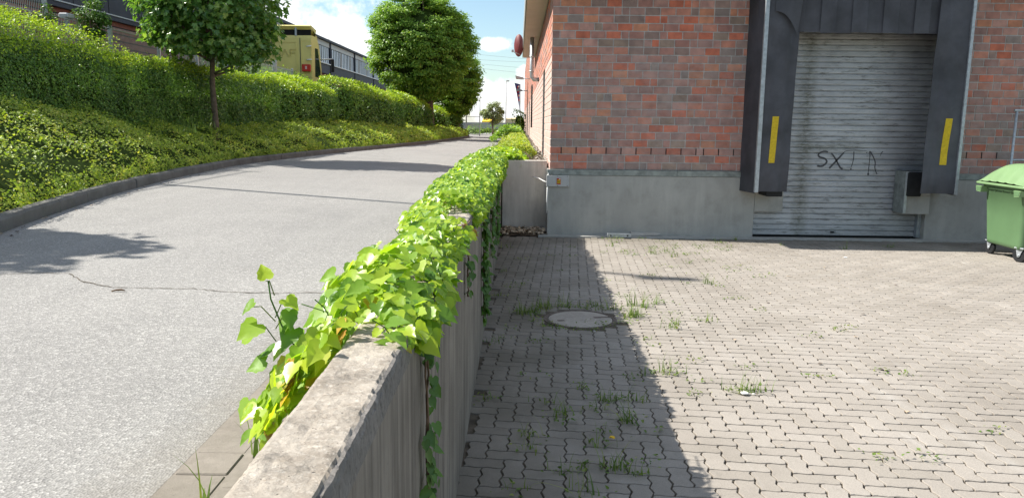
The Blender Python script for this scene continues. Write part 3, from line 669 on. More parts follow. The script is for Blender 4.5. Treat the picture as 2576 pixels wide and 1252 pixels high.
# dock shelter
ds = thing('dock_shelter', 'dark navy dock shelter with side flaps, yellow stripes and a fringed top curtain', 'dock shelter', (5.42, 12.92, 0))
FY = 12.38; off_ = (-5.42, -12.92, 0)
def flap(name, xo, xi, yel, sgn):
    m = MB()
    def fn(u, v):
        z = .83+v*3.25; x = xo+(xi-xo)*u + (.05*sgn*(v-.1) if u > .5 else 0)*u
        y = FY + .020*math.sin(z*2.3+u*2)*u + .030*noise.noise(Vector((u*2.5, z*1.6, xo))) + .008*noise.noise(Vector((u*7, z*6, xo))) + (.03*u if u > .7 else 0)
        return (x, y, z)
    m.grid(fn, 16, 70, M_NAVY)
    m.grid(lambda u, v: tuple(Vector(fn(u, v))+Vector((0, .006, 0))), 12, 40, M_NAVY)
    o = m.build(name, ds, off_)
    ym = MB(); zs = np.linspace(1.29, 2.02, 9); x0, x1_ = yel
    vs = []
    for z in zs: q = (z-1.29)/.73*.025; ua = (x0+q-xo)/(xi-xo); ub = (x1_+q-xo)/(xi-xo); va = (z-.83)/3.25; vs += [(x0+q, fn(ua, va)[1]-.006, z), (x1_+q, fn(ub, va)[1]-.006, z)]
    ym.add(vs, [(2*i, 2*i+1, 2*i+3, 2*i+2) for i in range(8)], M_YEL)
    y_ = ym.build('yellow_stripe', o); return o
flap('side_flap', 3.85, 4.33, (3.992, 4.09), 1); flap('side_flap', 7.0, 6.47, (6.718, 6.825), 1)
m = MB()   # returns between flap and wall
m.grid(lambda u, v: (3.80-.09*u+.012*noise.noise(Vector((u*4, v*7, 2))), FY+.55*u, .80+v*3.3), 8, 30, M_NAVY); m.grid(lambda u, v: (3.81-.09*u, FY+.55*u, .80+v*3.3), 2, 4, M_NAVY)
m.build('side_panel', ds, off_)
m = MB(); m.grid(lambda u, v: (7.04+.05*u, FY+.02+.53*u, .80+v*3.3), 4, 20, M_NAVY); m.grid(lambda u, v: (7.03+.05*u, FY+.02+.53*u, .80+v*3.3), 4, 20, M_NAVY); m.build('side_panel', ds, off_)
for xa, xb in ((3.792, 3.856), (6.992, 7.04)):
    m = MB(); m.box(xa, xb, FY-.034, FY+.02, .815, 4.10, M_GALV, .004); m.build('edge_rail', ds, off_)
m = MB(); nS = 10; rs = random.Random(2)
for k in range(nS+1):
    xa = 4.20+k*(2.42/nS); xb = xa+2.42/nS-.012+.03*(k % 2); zb = 3.32+rs.uniform(-.006, .006); yy = FY+.04+.035*(k % 2)
    def fn(u, v, xa=xa, xb=xb, zb=zb, yy=yy, k=k):
        return (xa+(xb-xa)*u, yy+.018*math.sin(u*math.pi)*(1-v)-.01*u+.004*math.sin(v*5+k), zb+v*.78)
    m.grid(fn, 6, 8, M_NAVY)
m.grid(lambda u, v: (4.18+2.46*u, FY+.12, 3.33+.75*v), 2, 2, M_DARK); m.build('top_curtain', ds, off_)['label'] = 'row of overlapping dark strips along the top'
m = MB()   # folded corner of the left flap
m.grid(lambda u, v: (3.95+.36*u+.08*v*u, FY-.02-.05*math.sin(u*math.pi)-.02*v, 3.62-.36*u*u+(.02+.36*u*u+.44)*v), 12, 8, M_NAVY)
m.build('folded_corner', ds, off_)
m = MB(); m.box(3.80, 7.04, FY+.08, BY-.43, 4.06, 4.12, M_NAVY); m.box(3.80, 7.04, FY-.02, FY+.04, 4.06, 4.16, M_NAVY); m.build('head_frame', ds, off_)
# rubber bumpers and bracket
def bumper(x0, x1_, z0, z1, y0_, y1_, lab):
    m = MB(); m.box(x0, x1_, y0_, y1_, z0, z1, M_RUB, .012)
    for q in (): m.tube([(x0+(x1_-x0)*.5, y0_-.004, z0+(z1-z0)*q), (x0+(x1_-x0)*.5, y0_+.01, z0+(z1-z0)*q)], .016, M_GALV, 8)
    tag(m.build('dock_bumper'), lab, 'dock bumper', 'rubber bumpers under the dock shelter')
bumper(4.03, 4.30, .74, 1.14, 12.50, 12.91, 'black rubber dock bumper almost hidden below the left shelter flap')
bumper(6.402, 6.66, .752, 1.15, 12.72, 12.798, 'black rubber dock bumper showing beside the metal bracket at the right flap')
m = MB(); m.box(6.386, 6.40, 12.74, 13.10, .47, 1.16, M_FLASH, .002); m.box(6.386, 6.43, 12.725, 12.738, .47, 1.16, M_GALV)
tag(m.build('metal_bracket'), 'scuffed galvanised steel bracket beside the black bumper at the dock opening', 'bracket')
# junction plate at the corner
jb = MB(); jb.box(.475, .855, 12.885, 12.913, .825, 1.015, M_BOX, .004)
for x in (.505, .665, .825):
    for z in (.84, 1.0): jb.tube([(x, 12.884, z), (x, 12.879, z)], .006, M_DARK, 6)
o = jb.build('junction_box'); tag(o, 'light grey metal cover plate with small warning sticker at the building corner', 'cover plate')
s_ = MB(); s_.box(.648, .715, 12.879, 12.884, .868, .968, M_RED); s_.box(.655, .708, 12.8765, 12.8795, .885, .945, M_YEL)
s_.box(.66, .69, 12.875, 12.8768, .925, .932, M_RED); s_.box(.66, .70, 12.875, 12.8768, .907, .911, M_DARK); s_.box(.66, .695, 12.875, 12.8768, .897, .901, M_DARK); s_.box(.685, .71, 12.8755, 12.8795, .948, .962, M_WHT)
so = s_.build('warning_sticker'); so.parent = o
cb = MB(); cb.tube([(.25, 13.44, .95), (.36, 13.40, .93), (.44, 12.95, .91), (.48, 12.90, .90)], .008, M_WHT, 6)
cb.tube([(.495, 12.90, .86), (.488, 12.905, .6), (.49, 12.905, .38)], .010, M_WHT, 6); cb.tube([(.505, 12.90, 1.05), (.50, 12.90, .85), (.50, 12.905, .42)], .008, M_WHT, 6)
tag(cb.build('cable'), 'white cables hanging down the building corner beside the cover plate', 'cable')
pb = MB(); pb.box(1.50, 1.90, 12.70, 12.72, .0, .075, M_GALV, .004); pb.box(1.50, 1.90, 12.70, 12.76, .0, .012, M_GALV)
for x in (1.56, 1.84): pb.tube([(x, 12.70, .04), (x, 12.694, .04)], .012, M_DARK, 8)
tag(pb.build('steel_angle'), 'short galvanised steel angle with two holes lying at the foot of the plinth', 'steel angle')
m = MB(); m.prism([(1.92, .02), (2.35, .03), (2.42, .055), (2.3, .075), (2.1, .065), (1.92, .08)], 'y', 12.86, 12.925, M_PLANT)
tag(m.build('mortar_lump'), 'ragged lump of loose mortar beside the steel angle', 'mortar lump')

# ================================================================ MANHOLE, BIN, RAILING
mh = thing('manhole_cover', 'round concrete manhole cover in a rusty iron ring set in the yard paving', 'manhole cover', (MHX, MHY, 0))
m = MB(); r_in, r_out = .312, .385
ring = []; 
def circ(r, z, n=64): return [(r*math.cos(2*math.pi*i/n), r*math.sin(2*math.pi*i/n), z) for i in range(n)]
def lathe(mb, prof, mat, n=64, smooth=False):
    vs = []; 
    for r, z in prof: vs += circ(r, z, n)
    fs = [(k*n+i, k*n+(i+1) % n, (k+1)*n+(i+1) % n, (k+1)*n+i) for k in range(len(prof)-1) for i in range(n)]
    mb.add(vs, fs, mat, smooth)
lathe(m, [(.316, -.05), (.316, .003), (.328, .004), (.330, -.001), (.342, -.001), (.344, .004), (.350, .004), (.354, .003), (.355, -.05)], M_IRON)
m.build('frame', mh)
m = MB(); 
vs = circ(.306, .003); 
lathe(m, [(.309, -.04), (.309, .001), (.304, .004)], M_COVER); m.add(circ(.304, .004), [tuple(range(64))], M_COVER)
m.build('lid', mh)
m = MB()
for (x, y, a) in ((.17, .055, .25), (-.19, -.085, .25)):
    c_, s2 = math.cos(a), math.sin(a); q = [(-.035, -.022), (.035, -.022), (.035, .022), (-.035, .022)]
    m = MB(); m.add([(x+p[0]*c_-p[1]*s2, y+p[0]*s2+p[1]*c_, .0062) for p in q], [(0, 1, 2, 3)], M_IRON); m.build('lifting_slot', mh)
m = MB(); m.add([(.20, .06, .0058), (.305, .045, .0058), (.302, .09, .0058), (.21, .10, .0058)], [(0, 1, 2, 3)], M_IRON)
m.build('broken_edge', mh)
m = MB(); vs = []; lathe(m, [(.356, -.03), (.356, -.004), (.40, -.005), (.50, -.014)], M_SAND); m.build('bedding_mortar', mh)

bin_ = thing('waste_container', 'large green four wheeled waste container with ribbed domed lid beside the dock wall', 'waste container', (7.05, 11.2, 0), R(-2))
L = 1.30
def body_sec(z):   # half depth and end offset by height
    q = (z-.17)/(1.05-.17); return .43+.075*q, .055*(1-q)
m = MB(); lv_ = [.17, .19, .24, .60, .98, 1.0, 1.03, 1.06]; vs = []; nseg = 0
def rring(x0, x1_, y0_, y1_, r, z, k=5):
    out = []
    for (cx_, cy_, a0) in ((x1_-r, y1_-r, 0), (x0+r, y1_-r, 90), (x0+r, y0_+r, 180), (x1_-r, y0_+r, 270)):
        for i in range(k+1): a = R(a0+90*i/k); out.append((cx_+r*math.cos(a), cy_+r*math.sin(a), z))
    return out
for z in lv_:
    hd, ex = body_sec(z); g_ = .0
    if z in (.17,): hd -= .03; ex += .03
    if z >= 1.0: hd += .03; ex -= .03
    vs += rring(ex, L-ex, -hd, hd, .07, z)
n = 24; fs = [(k*n+i, k*n+(i+1) % n, (k+1)*n+(i+1) % n, (k+1)*n+i) for k in range(len(lv_)-1) for i in range(n)] + [tuple(range(n-1, -1, -1))]
m.add(vs, fs, M_BIN, True); m.box(.06, L-.06, -.40, .40, 1.0, 1.05, M_BIN); m.build('body', bin_)
for sy in (-1, 1):      # corner lugs with lifting hooks
    m = MB()
    m.prism([(sy*.56, 1.02), (sy*.40, 1.02), (sy*.42, .93), (sy*.53, .94)], 'x', -.10, .02, M_LID)
    m.prism([(sy*.55, 1.012), (sy*.41, 1.012), (sy*.425, .945), (sy*.52, .95)], 'x', -.104, -.099, M_BIN); m.build('lifting_lug', bin_)
m = MB()
for q in (-.2, 0, .2): m = MB(); m.prism([(q-.012, 1.0), (q+.012, 1.0), (q+.012, .955), (q-.012, .985)], 'x', -.01, .06, M_BIN); m.build('rim_rib', bin_)
m = MB()
def lid(u, v):
    y = -.60+1.20*v; x = -.075+(L+.15)*u; ey = abs(2*v-1); dx = min(u, 1-u)*(L+.15)
    prof = (1-ey**2.3)**.62 if ey < 1 else 0
    edge = min(1.0, dx/.30); dome = 1-(1-edge)**2.2
    rib = 0
    zz = 1.075 + .30*prof*(.10+.90*dome) + .009*max(0, math.sin(y*2*math.pi/.2))*(1-edge)*prof
    return (x, y, zz)
m.grid(lid, 60, 60, M_LID); m.build('lid', bin_)
m = MB()
vs = rring(-.085, L+.085, -.61, .61, .05, 1.045) + rring(-.09, L+.09, -.615, .615, .05, 1.078) + rring(-.07, L+.07, -.59, .59, .05, 1.084)
m.add(vs, [(k*n+i, k*n+(i+1) % n, (k+1)*n+(i+1) % n, (k+1)*n+i) for k in range(2) for i in range(n)] + [tuple(range(n-1, -1, -1))], M_LID, True); m.build('lid_rim', bin_)
for (x, y, a) in ((.12, .37, 8), (.12, -.37, 24), (L-.12, .37, 5), (L-.12, -.37, -20)):
    cz = bpy.data.objects.new('castor', None); C.objects.link(cz); cz.parent = bin_; cz.location = (x, y, 0); cz.rotation_euler = (0, 0, R(a)); cz.empty_display_size = .1
    m = MB()
    for s_x in (-1, 1): m.prism([(-.05, .20), (.06, .20), (.03, .075), (.0, .075)], 'x', s_x*.032-.003, s_x*.032+.003, M_GALV)
    m.box(-.06, .06, -.07, .07, .195, .212, M_GALV, .003); m.tube([(-.042, .012, .10), (.042, .012, .10)], .012, M_GALV, 8); m.build('fork', cz)
    m = MB(); pr = [(.035, -.02), (.092, -.022), (.10, -.014), (.10, .014), (.092, .022), (.035, .02)]
    nn_ = 28; vs = []
    for r_c, xo in pr: vs += [(xo, .012+r_c*math.cos(2*math.pi*i/nn_), .10+r_c*math.sin(2*math.pi*i/nn_)) for i in range(nn_)]
    k_ = len(pr); m.add(vs, [(k*nn_+i, k*nn_+(i+1) % nn_, ((k+1) % k_)*nn_+(i+1) % nn_, ((k+1) % k_)*nn_+i) for k in range(k_) for i in range(nn_)], M_RUB, False); m.build('wheel', cz)
m = MB()
for x in (7.90, 9.2): m.tube([(x, 12.45, 0), (x, 12.45, 2.16)], .021, M_GALV, 10)
for z in (2.16, 1.74, 1.38): m.tube([(7.90 if z < 2.1 else 7.86, 12.45, z), (9.6, 12.45, z)], .019 if z < 2.1 else .022, M_GALV, 10)
tag(m.build('railing'), 'galvanised tube railing on the wall behind the green waste container', 'railing')

# ================================================================ PLANTS
L_FLOW = simple('flower_petal', (.75, .45, .02), .6, .1, bmp=0)
def grass_blades(name, pts, nb_, h, spread, mat, width=.0032, parent=None, kind=None, seedv=1, leanmax=.75):
    r = np.random.default_rng(seedv); V = []; F = []; off = 0
    for (x, y, z, sc) in pts:
        for _ in range(max(2, int(nb_*sc))):
            bx, by = x+r.normal(0, spread*.45), y+r.normal(0, spread*.35); hh = h*sc*r.uniform(.35, 1.15)
            a = r.uniform(0, 2*math.pi); lean = r.uniform(.08, leanmax)*hh; w = width*r.uniform(.7, 1.5); dx, dy = math.cos(a), math.sin(a); wx, wy = -dy, dx
            if r.random() < .25: lean *= 1.7; hh *= .6; w *= 2.0
            for k in range(5):
                q = k/4; px_, py_, pz_ = bx+dx*lean*q*q, by+dy*lean*q*q, z+hh*(q-.22*q*q); ww = w*(1-q*.92)
                V += [(px_+wx*ww, py_+wy*ww, pz_), (px_-wx*ww, py_-wy*ww, pz_)]
                if k: F.append((off+2*k-2, off+2*k-1, off+2*k+1, off+2*k))
            off += 10
    o = npmesh(name, np.array(V), np.array(F), mat, parent)
    if kind: o['kind'] = kind
    return o
def P4(l, z=0.0): return [(a, b_, z, c) for a, b_, c in l]
weeds = P4([(2.0, 11.1, 1.1), (2.23, 10.9, 1.0), (2.28, 9.0, 1.4), (2.36, 8.86, .7), (1.24, 7.85, 1.7), (1.32, 7.75, 1.5), (1.47, 7.9, 1.4), (1.45, 6.95, 1.2), (1.52, 7.1, 1.0), (1.84, 7.2, 1.0), (1.13, 5.66, 1.4), (1.22, 5.6, .9),
  (1.0, 5.6, .8), (1.60, 5.24, 1.2), (1.67, 5.24, 1.1), (1.52, 5.25, .9), (1.75, 5.26, .9), (.72, 4.62, 1.5), (.70, 4.7, 1.0), (.33, 4.75, 1.3), (.28, 4.7, .8), (.54, 4.85, .9), (.50, 4.28, 1.1), (.53, 3.97, 1.4), (.6, 3.95, 1.0), (.68, 3.9, 1.0), (.40, 3.97, .7), (.07, 4.38, 1.1), (.07, 4.2, .8),
  (.28, 3.9, .9), (.38, 3.66, 1.3), (.0, 3.7, .7), (.48, 5.25, .9), (.6, 5.02, .8), (2.35, 10.4, .6), (3.58, 12.6, 1.0), (5.05, 11.8, 1.3), (5.9, 12.05, 1.0), (.62, 5.0, 1.0), (.85, 5.0, .9), (.75, 5.02, .9), (.2, 4.95, .8), (4.2, 12.1, .7), (1.1, 3.2, .5), (-.2, 9.6, .8), (-.2, 8.2, .7), (-.18, 6.4, .8), (-.2, 5.0, .6), (-.17, 11.5, .9)])
rw_ = random.Random(21)
for _ in range(26): weeds.append((rw_.uniform(1.2, 3.3), rw_.uniform(11.0, 12.7), 0, rw_.uniform(.35, .8)))
for _ in range(22): a = rw_.uniform(.1, math.pi-.1); weeds.append((MHX+.50*math.cos(a)*rw_.uniform(.9, 1.25), MHY+.44*math.sin(a)*rw_.uniform(1, 1.5), 0, rw_.uniform(.6, 1.5)))
for _ in range(10): a = rw_.uniform(math.pi, 2*math.pi); weeds.append((MHX+.44*math.cos(a), MHY+.42*math.sin(a), 0, rw_.uniform(.3, .6)))
for _ in range(70): weeds.append((rw_.uniform(-.1, 3.4), rw_.uniform(4, 12), 0, rw_.uniform(.12, .42)))
o = grass_blades('joint_weeds', weeds, 12, .15, .085, L_GRASS, .0026, seedv=4); tag(o, 'thin grass and weeds growing from the paving joints', 'grass', kind='stuff')
bl = np.array([(x, y) for x, y, _, _ in weeds]); k = rng.integers(0, len(bl), 1700); P_ = np.stack([bl[k, 0]+rng.normal(0, .06, 1700), bl[k, 1]+rng.normal(0, .04, 1700), rng.uniform(.004, .035, 1700)], 1)
o = leaves('low_weed_leaves', P_, np.tile([0, 0, 1.], (1700, 1)), .028, L_GRASS, SH_SPRIG, jit=.35); tag(o, 'small broad weed leaves between the paving blocks', 'weeds', kind='stuff')
m = MB(); rd = random.Random(8)
for _ in range(46):
    x, y = rd.uniform(.3, 5.5), rd.uniform(4.2, 12.3); s = rd.uniform(.010, .028); a = rd.uniform(0, 6.28)
    if x > .6*y: continue
    pts_ = [(x+s*math.cos(a+t2)*(1 if i % 2 else .55), y+s*math.sin(a+t2)*(1 if i % 2 else .5), .006+rd.uniform(0, .012)) for i, t2 in enumerate(np.linspace(0, 2*math.pi, 7)[:-1])]
    m.add(pts_, [tuple(range(6))], M_LEAFD if rd.random() < .7 else M_IRON)
tag(m.build('leaf_litter'), 'dry leaf scraps scattered over the paving', 'leaf litter', kind='stuff')
# three grass clumps between gutter and wall
for (x, y, n_, h_, lab) in ((-.84, 2.72, 5, .30, 'tall grass blades beside the ivy where it first spills over the wall'), (-.86, 2.42, 4, .27, 'pair of tall green grass blades standing next to the bare wall top'), (-.88, 2.06, 3, .25, 'sparse grass clump lowest at the foot of the wall near the road gutter')):
    t_ = thing('grass_clump', lab, 'grass', (x, y, .75)); grass_blades('blades', [(0, 0, 0, 1.0)], n_+1, h_*1.1, .05, L_GRASS, .0050, parent=t_, seedv=int(n_*y*9), leanmax=.4)
# dandelion flowers and litter
def small(nm, lab, cat, x, y, r_, mat, z=.02):
    m = MB(); rs2 = random.Random(int(x*100)); 
    vs = [(x+r_*math.cos(a)*rs2.uniform(.6, 1.1), y+r_*math.sin(a)*rs2.uniform(.5, .8), z+rs2.uniform(0, .006)) for a in np.linspace(0, 2*math.pi, 10)[:-1]]
    m.add(vs+[(p[0]+.002, p[1], p[2]-.007) for p in vs], [tuple(range(9)), tuple(range(17, 8, -1))]+[(i, (i+1) % 9, (i+1) % 9+9, i+9) for i in range(9)], mat); return tag(m.build(nm), lab, cat)
small('yellow_flower', 'small yellow flower in the shaded paving weeds in front of the manhole', 'flower', .57, 4.28, .016, L_FLOW, .05)
small('paper_scrap', 'torn white wrapper lying under a grass clump on the sunlit paving', 'litter', 1.61, 5.18, .035, M_WHT, .012)
small('paper_scrap', 'tiny white scrap lying on the sunlit paving in front of the shutter', 'litter', 4.75, 11.0, .03, M_WHT, .008)
for x, y, a, lab in ((.72, 6.78, -.5, 'cigarette end lying just in front of the manhole cover'), (.92, 7.66, -.3, 'cigarette end on the far right rim of the manhole'), (1.68, 5.17, -.2, 'cigarette end beside the torn white wrapper')):
    m = MB(); d2 = Vector((math.cos(a), math.sin(a), 0))*.018; c2 = Vector((x, y, .009)); m.tube([c2-d2, c2+d2*.3], .004, M_WHT, 8); m.tube([c2+d2*.3, c2+d2], .004, M_LEAFD, 8); tag(m.build('cigarette_end'), lab, 'litter')
# debris at the foot of the planter wall
def rock(x, y, z, s, seedv, lab, mat=M_STONE):
    m = MB(); 
    def fn(u, v):
        a, b2 = u*2*math.pi, (v-.5)*math.pi; d = Vector((math.cos(a)*math.cos(b2), math.sin(a)*math.cos(b2), math.sin(b2)*.6)); return tuple(Vector((x, y, z))+d*s*(1+.5*noise.noise(d*1.8+Vector((seedv, 0, 0)))))
    m.grid(fn, 16, 10, mat, False); tag(m.build('stone'), lab, 'stone')
rock(.40, 13.25, .03, .105, 1, 'largest pale stone lying at the corner foot of the planter wall'); rock(.18, 13.32, .03, .08, 5, 'flat pale stone in the middle of the debris below the planter wall'); rock(-.12, 13.3, .04, .09, 9, 'brownish stone of the debris nearest the retaining wall', M_LEAFD)
m = MB(); m.grid(lambda u, v: (-.29+.80*u, 12.75+.72*v, .012+.06*v*(1-.5*u)+.02*noise.noise(Vector((u*9, v*9, 0)))), 24, 20, M_SOIL); tag(m.build('soil_heap'), 'dark soil and leaf debris gathered below the planter wall', 'soil', kind='stuff')
P_ = np.stack([rng.uniform(-.27, .45, 260), rng.uniform(12.8, 13.42, 260), rng.uniform(.03, .09, 260)], 1)
o = leaves('dead_leaves', P_, np.tile([0, -.2, 1.], (260, 1)), .05, M_LEAFD, SH_IVY, jit=.5); tag(o, 'dead leaves on the soil below the planter wall', 'leaf litter', kind='stuff')
P_ = np.stack([rng.uniform(.28, .53, 1500), rng.uniform(13.7, 45, 1500)**1.0, rng.uniform(1.18, 1.24, 1500)], 1)
o = leaves('gravel_strip', P_, np.tile([0, 0, 1.], (1500, 1)), .06, M_STONE, SH_DIAM, jit=.6); tag(o, 'gravel and dry debris along the foot of the brick side wall', 'gravel', kind='stuff')

# --- ivy over the wall
ivy = thing('ivy_plant', 'dense bright green ivy spilling over the top of the concrete retaining wall', 'ivy', (-.4, 2.0, 1.28))
def ivy_surface(n, ya, yb, inner=0.0, seedv=1):
    r = np.random.default_rng(seedv); Y = r.uniform(ya, yb, n); Uu = r.uniform(0, 1, n)
    nse = vnoise(np.stack([Y*2.2, Uu*2.5, Y*0], 1), 1.6, 2)
    ns1 = np.sin(Y*3.1)*.5+np.sin(Y*7.3+1)*.3+np.sin(Y*1.3)*.4
    grow = np.clip((Y-1.95)/.5, 0, 1)
    far = np.clip((Y-4)/6, 0, 1)
    xR = -.285+.010*ns1+.045*far; xL = -.60-.045*ns1-.06*np.clip((Y-3), 0, 3)/3-.13*far; hT = .065+.055*grow+.02*ns1+.03*far
    xL = np.where(Y < 2.1, -.60, xL)
    X = np.zeros(n); Z = np.zeros(n); NX = np.zeros(n); NZ = np.zeros(n)
    a = Uu < .22; q = Uu/.22
    X[a] = (xR+.035*np.sin(q*math.pi))[a]; Z[a] = (1.28-(.055+.04*ns1+.11*far)*(1-q)+.03*q)[a]; NX[a] = 1; NZ[a] = .5
    b2 = (Uu >= .22) & (Uu < .68); q = (Uu-.22)/.46
    X[b2] = (xR+(xL-xR)*q)[b2]; Z[b2] = (1.30+hT*np.sin(q*math.pi*.9+.15))[b2]; NX[b2] = (.5-q)[b2]; NZ[b2] = 1
    c2 = Uu >= .68; q = (Uu-.68)/.32
    X[c2] = (xL-.035*np.sin(q*math.pi))[c2]; Z[c2] = (1.33-(.42)*q)[c2]; NX[c2] = -1; NZ[c2] = .7
    keep = (Y > 2.02+.10*np.sin(Uu*19)) | ((Uu > .56) & (Y > 1.66+.10*np.sin(Uu*23)+.2*(1-Uu)*2.2))
    keep &= ~((Uu < .50+.1*np.sin(Y*30)) & (Y > 4.25) & (Y < 4.98))
    keep &= ~((Uu < .12) & (nse < -.1))
    Pp = np.stack([X, Y, Z], 1); Nn = unit(np.stack([NX, np.full(n, -.12), NZ], 1)); Pp = Pp - Nn*(inner*r.uniform(0, 1, (n, 1))) + Nn*(.03*nse[:, None])
    return Pp[keep], Nn[keep]
def ivy_part(nm, ya, yb, dens, size, seedv, inner=.085, mat=L_IVY):
    n = int(dens*(yb-ya)); Pp, Nn = ivy_surface(n, ya, yb, inner, seedv)
    tip = np.stack([np.sign(Nn[:, 0])*.6, -.7+0*Nn[:, 0], -.6+0*Nn[:, 0]], 1)
    up = Nn*.8 + np.array([-.30, -.55, .60])
    o = leaves(nm, Pp, up, size, mat, SH_IVY, tip, jit=.42); o.parent = ivy; o.matrix_parent_inverse = Matrix.Translation((.4, -2.0, -1.28)); return o
ivy_part('foliage', 1.45, 3.0, 560, .059, 31); ivy_part('foliage', 1.45, 3.0, 380, .045, 35); ivy_part('foliage', 3.0, 5.0, 1300, .045, 32); ivy_part('foliage', 5.0, 8.5, 1500, .042, 33); ivy_part('foliage', 8.5, 14.2, 1300, .046, 34)
n = 260; q_ = rng.uniform(0, 1, n); w_ = rng.uniform(0, 1, n)      # thick mass draping over the road side of the near end
P_ = np.stack([-.47-.17*np.sin(w_*math.pi*.55)-.02*rng.normal(0, 1, n), 1.82+.75*q_, 1.345-.30*w_-.02*rng.uniform(0, 1, n)], 1)
o = leaves('foliage', P_, np.tile([-.45, -.65, .65], (n, 1)), .060, L_IVY, SH_IVY, np.tile([-.4, -.4, -.7], (n, 1)), jit=.38); o.parent = ivy; o.matrix_parent_inverse = Matrix.Translation((.4, -2.0, -1.28))
m = MB(); ri = random.Random(6)      # woody stems creeping along the wall top
for k in range(16):
    y = ri.uniform(1.9, 3.0)+k*.65; x = ri.uniform(-.5, -.3); pts_ = []
    for q in range(9): pts_.append((x+ri.uniform(-.03, .03), y+q*.12, 1.288+ri.uniform(0, .03))); x += ri.uniform(-.03, .02)
    m.tube(pts_, .004, M_TWIG, 5)
for k in range(60):                  # petioles
    y = ri.uniform(2.0, 6); x = ri.uniform(-.55, -.28); z = ri.uniform(1.30, 1.38); m.tube([(x, y, z-.05), (x+ri.uniform(-.03, .03), y-.02, z), (x+ri.uniform(-.06, .06), y-.05, z+.03)], .0016, L_IVYS, 4)
o = m.build('stems'); o['kind'] = 'stuff'; o.parent = ivy; o.matrix_parent_inverse = Matrix.Translation((.4, -2.0, -1.28))
# upright shoot leaning out over the road
sg = thing('ivy_shoot', 'upright ivy shoot with round leaves leaning out over the asphalt', 'ivy', (-.62, 1.98, 1.25))
m = MB(); m.tube([(.05, 0, -.02), (0, .0, .06), (-.03, 0, .14), (-.035, 0, .19)], .0022, L_IVYS, 6)
for a in ((-.06, .12), (-.045, .065), (.03, .13), (.04, .10), (-.02, .19)): m.tube([(-.02, 0, a[1]-.04), (a[0]*.6-.02, 0, a[1]), (a[0]-.02, -.005, a[1])], .0016, L_GRASS, 5)
m.build('stem', sg)
P_ = np.array([(-.075, 0, .13), (-.065, -.01, .075), (.01, 0, .14), (.02, -.01, .11), (-.04, 0, .195), (-.085, 0, .03), (.03, 0, .06), (.05, .02, .04), (.0, .0, .02), (-.03, 0, .0), (.07, .03, .08), (-.05, 0, -.03), (.02, .02, .10), (.06, .0, -.02)]); st_ = rng.bit_generator.state
leaves('leaves', P_, np.array([(-.5, -.3, 1), (-.3, -.9, .8), (.4, -.6, .9), (.6, -.8, .6), (0, -.5, 1), (-.6, -.4, .8), (.2, -.6, 1)]+[(-.4, -.7, .8)]*7), .066, L_IVY, SH_IVY, np.array([(-1, -.3, -.3), (-.6, -.3, -.8), (.8, -.3, -.2), (.6, -.3, -.7), (0, -.2, .8), (-1, -.4, -.6), (.5, -.5, -.6)]+[(-.6, -.5, -.5)]*7), parent=sg, jit=.22)
# vines hanging down the panel joints
def vine(y, z0, z1, n_, sz, lab, x=WX1+.012):
    t_ = thing('ivy_vine', lab, 'ivy', (x, y, z0)); rv = random.Random(int(y*10)); m = MB()
    for k in range(2):
        pts_ = [(rv.uniform(0, .01), rv.uniform(-.02, .02), -(z0-z1)*q/14) for q in range(15)]; m.tube(pts_, .0035, M_TWIG, 5)
    m.build('stem', t_)
    q = rng.uniform(0, 1, n_); P_ = np.stack([rng.uniform(.0, .032, n_), rng.normal(0, .035, n_), -(z0-z1)*q], 1)
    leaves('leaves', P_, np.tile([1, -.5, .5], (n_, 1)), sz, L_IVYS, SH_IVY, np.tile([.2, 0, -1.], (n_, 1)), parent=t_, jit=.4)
vine(2.25, 1.24, .25, 75, .043, 'ivy vine hanging down the nearest joint of the retaining wall'); vine(6.16, 1.22, .25, 150, .060, 'longest ivy vine trailing down the wall joint level with the manhole')
vine(8.1, 1.2, .45, 60, .055, 'thin ivy vine on the wall joint between manhole and building'); vine(10.05, 1.2, .3, 90, .06, 'ivy vine covering the farthest wall joint near the planter wall'); vine(4.2, 1.15, .9, 14, .05, 'short tuft of ivy leaves below the bare patch of wall top')

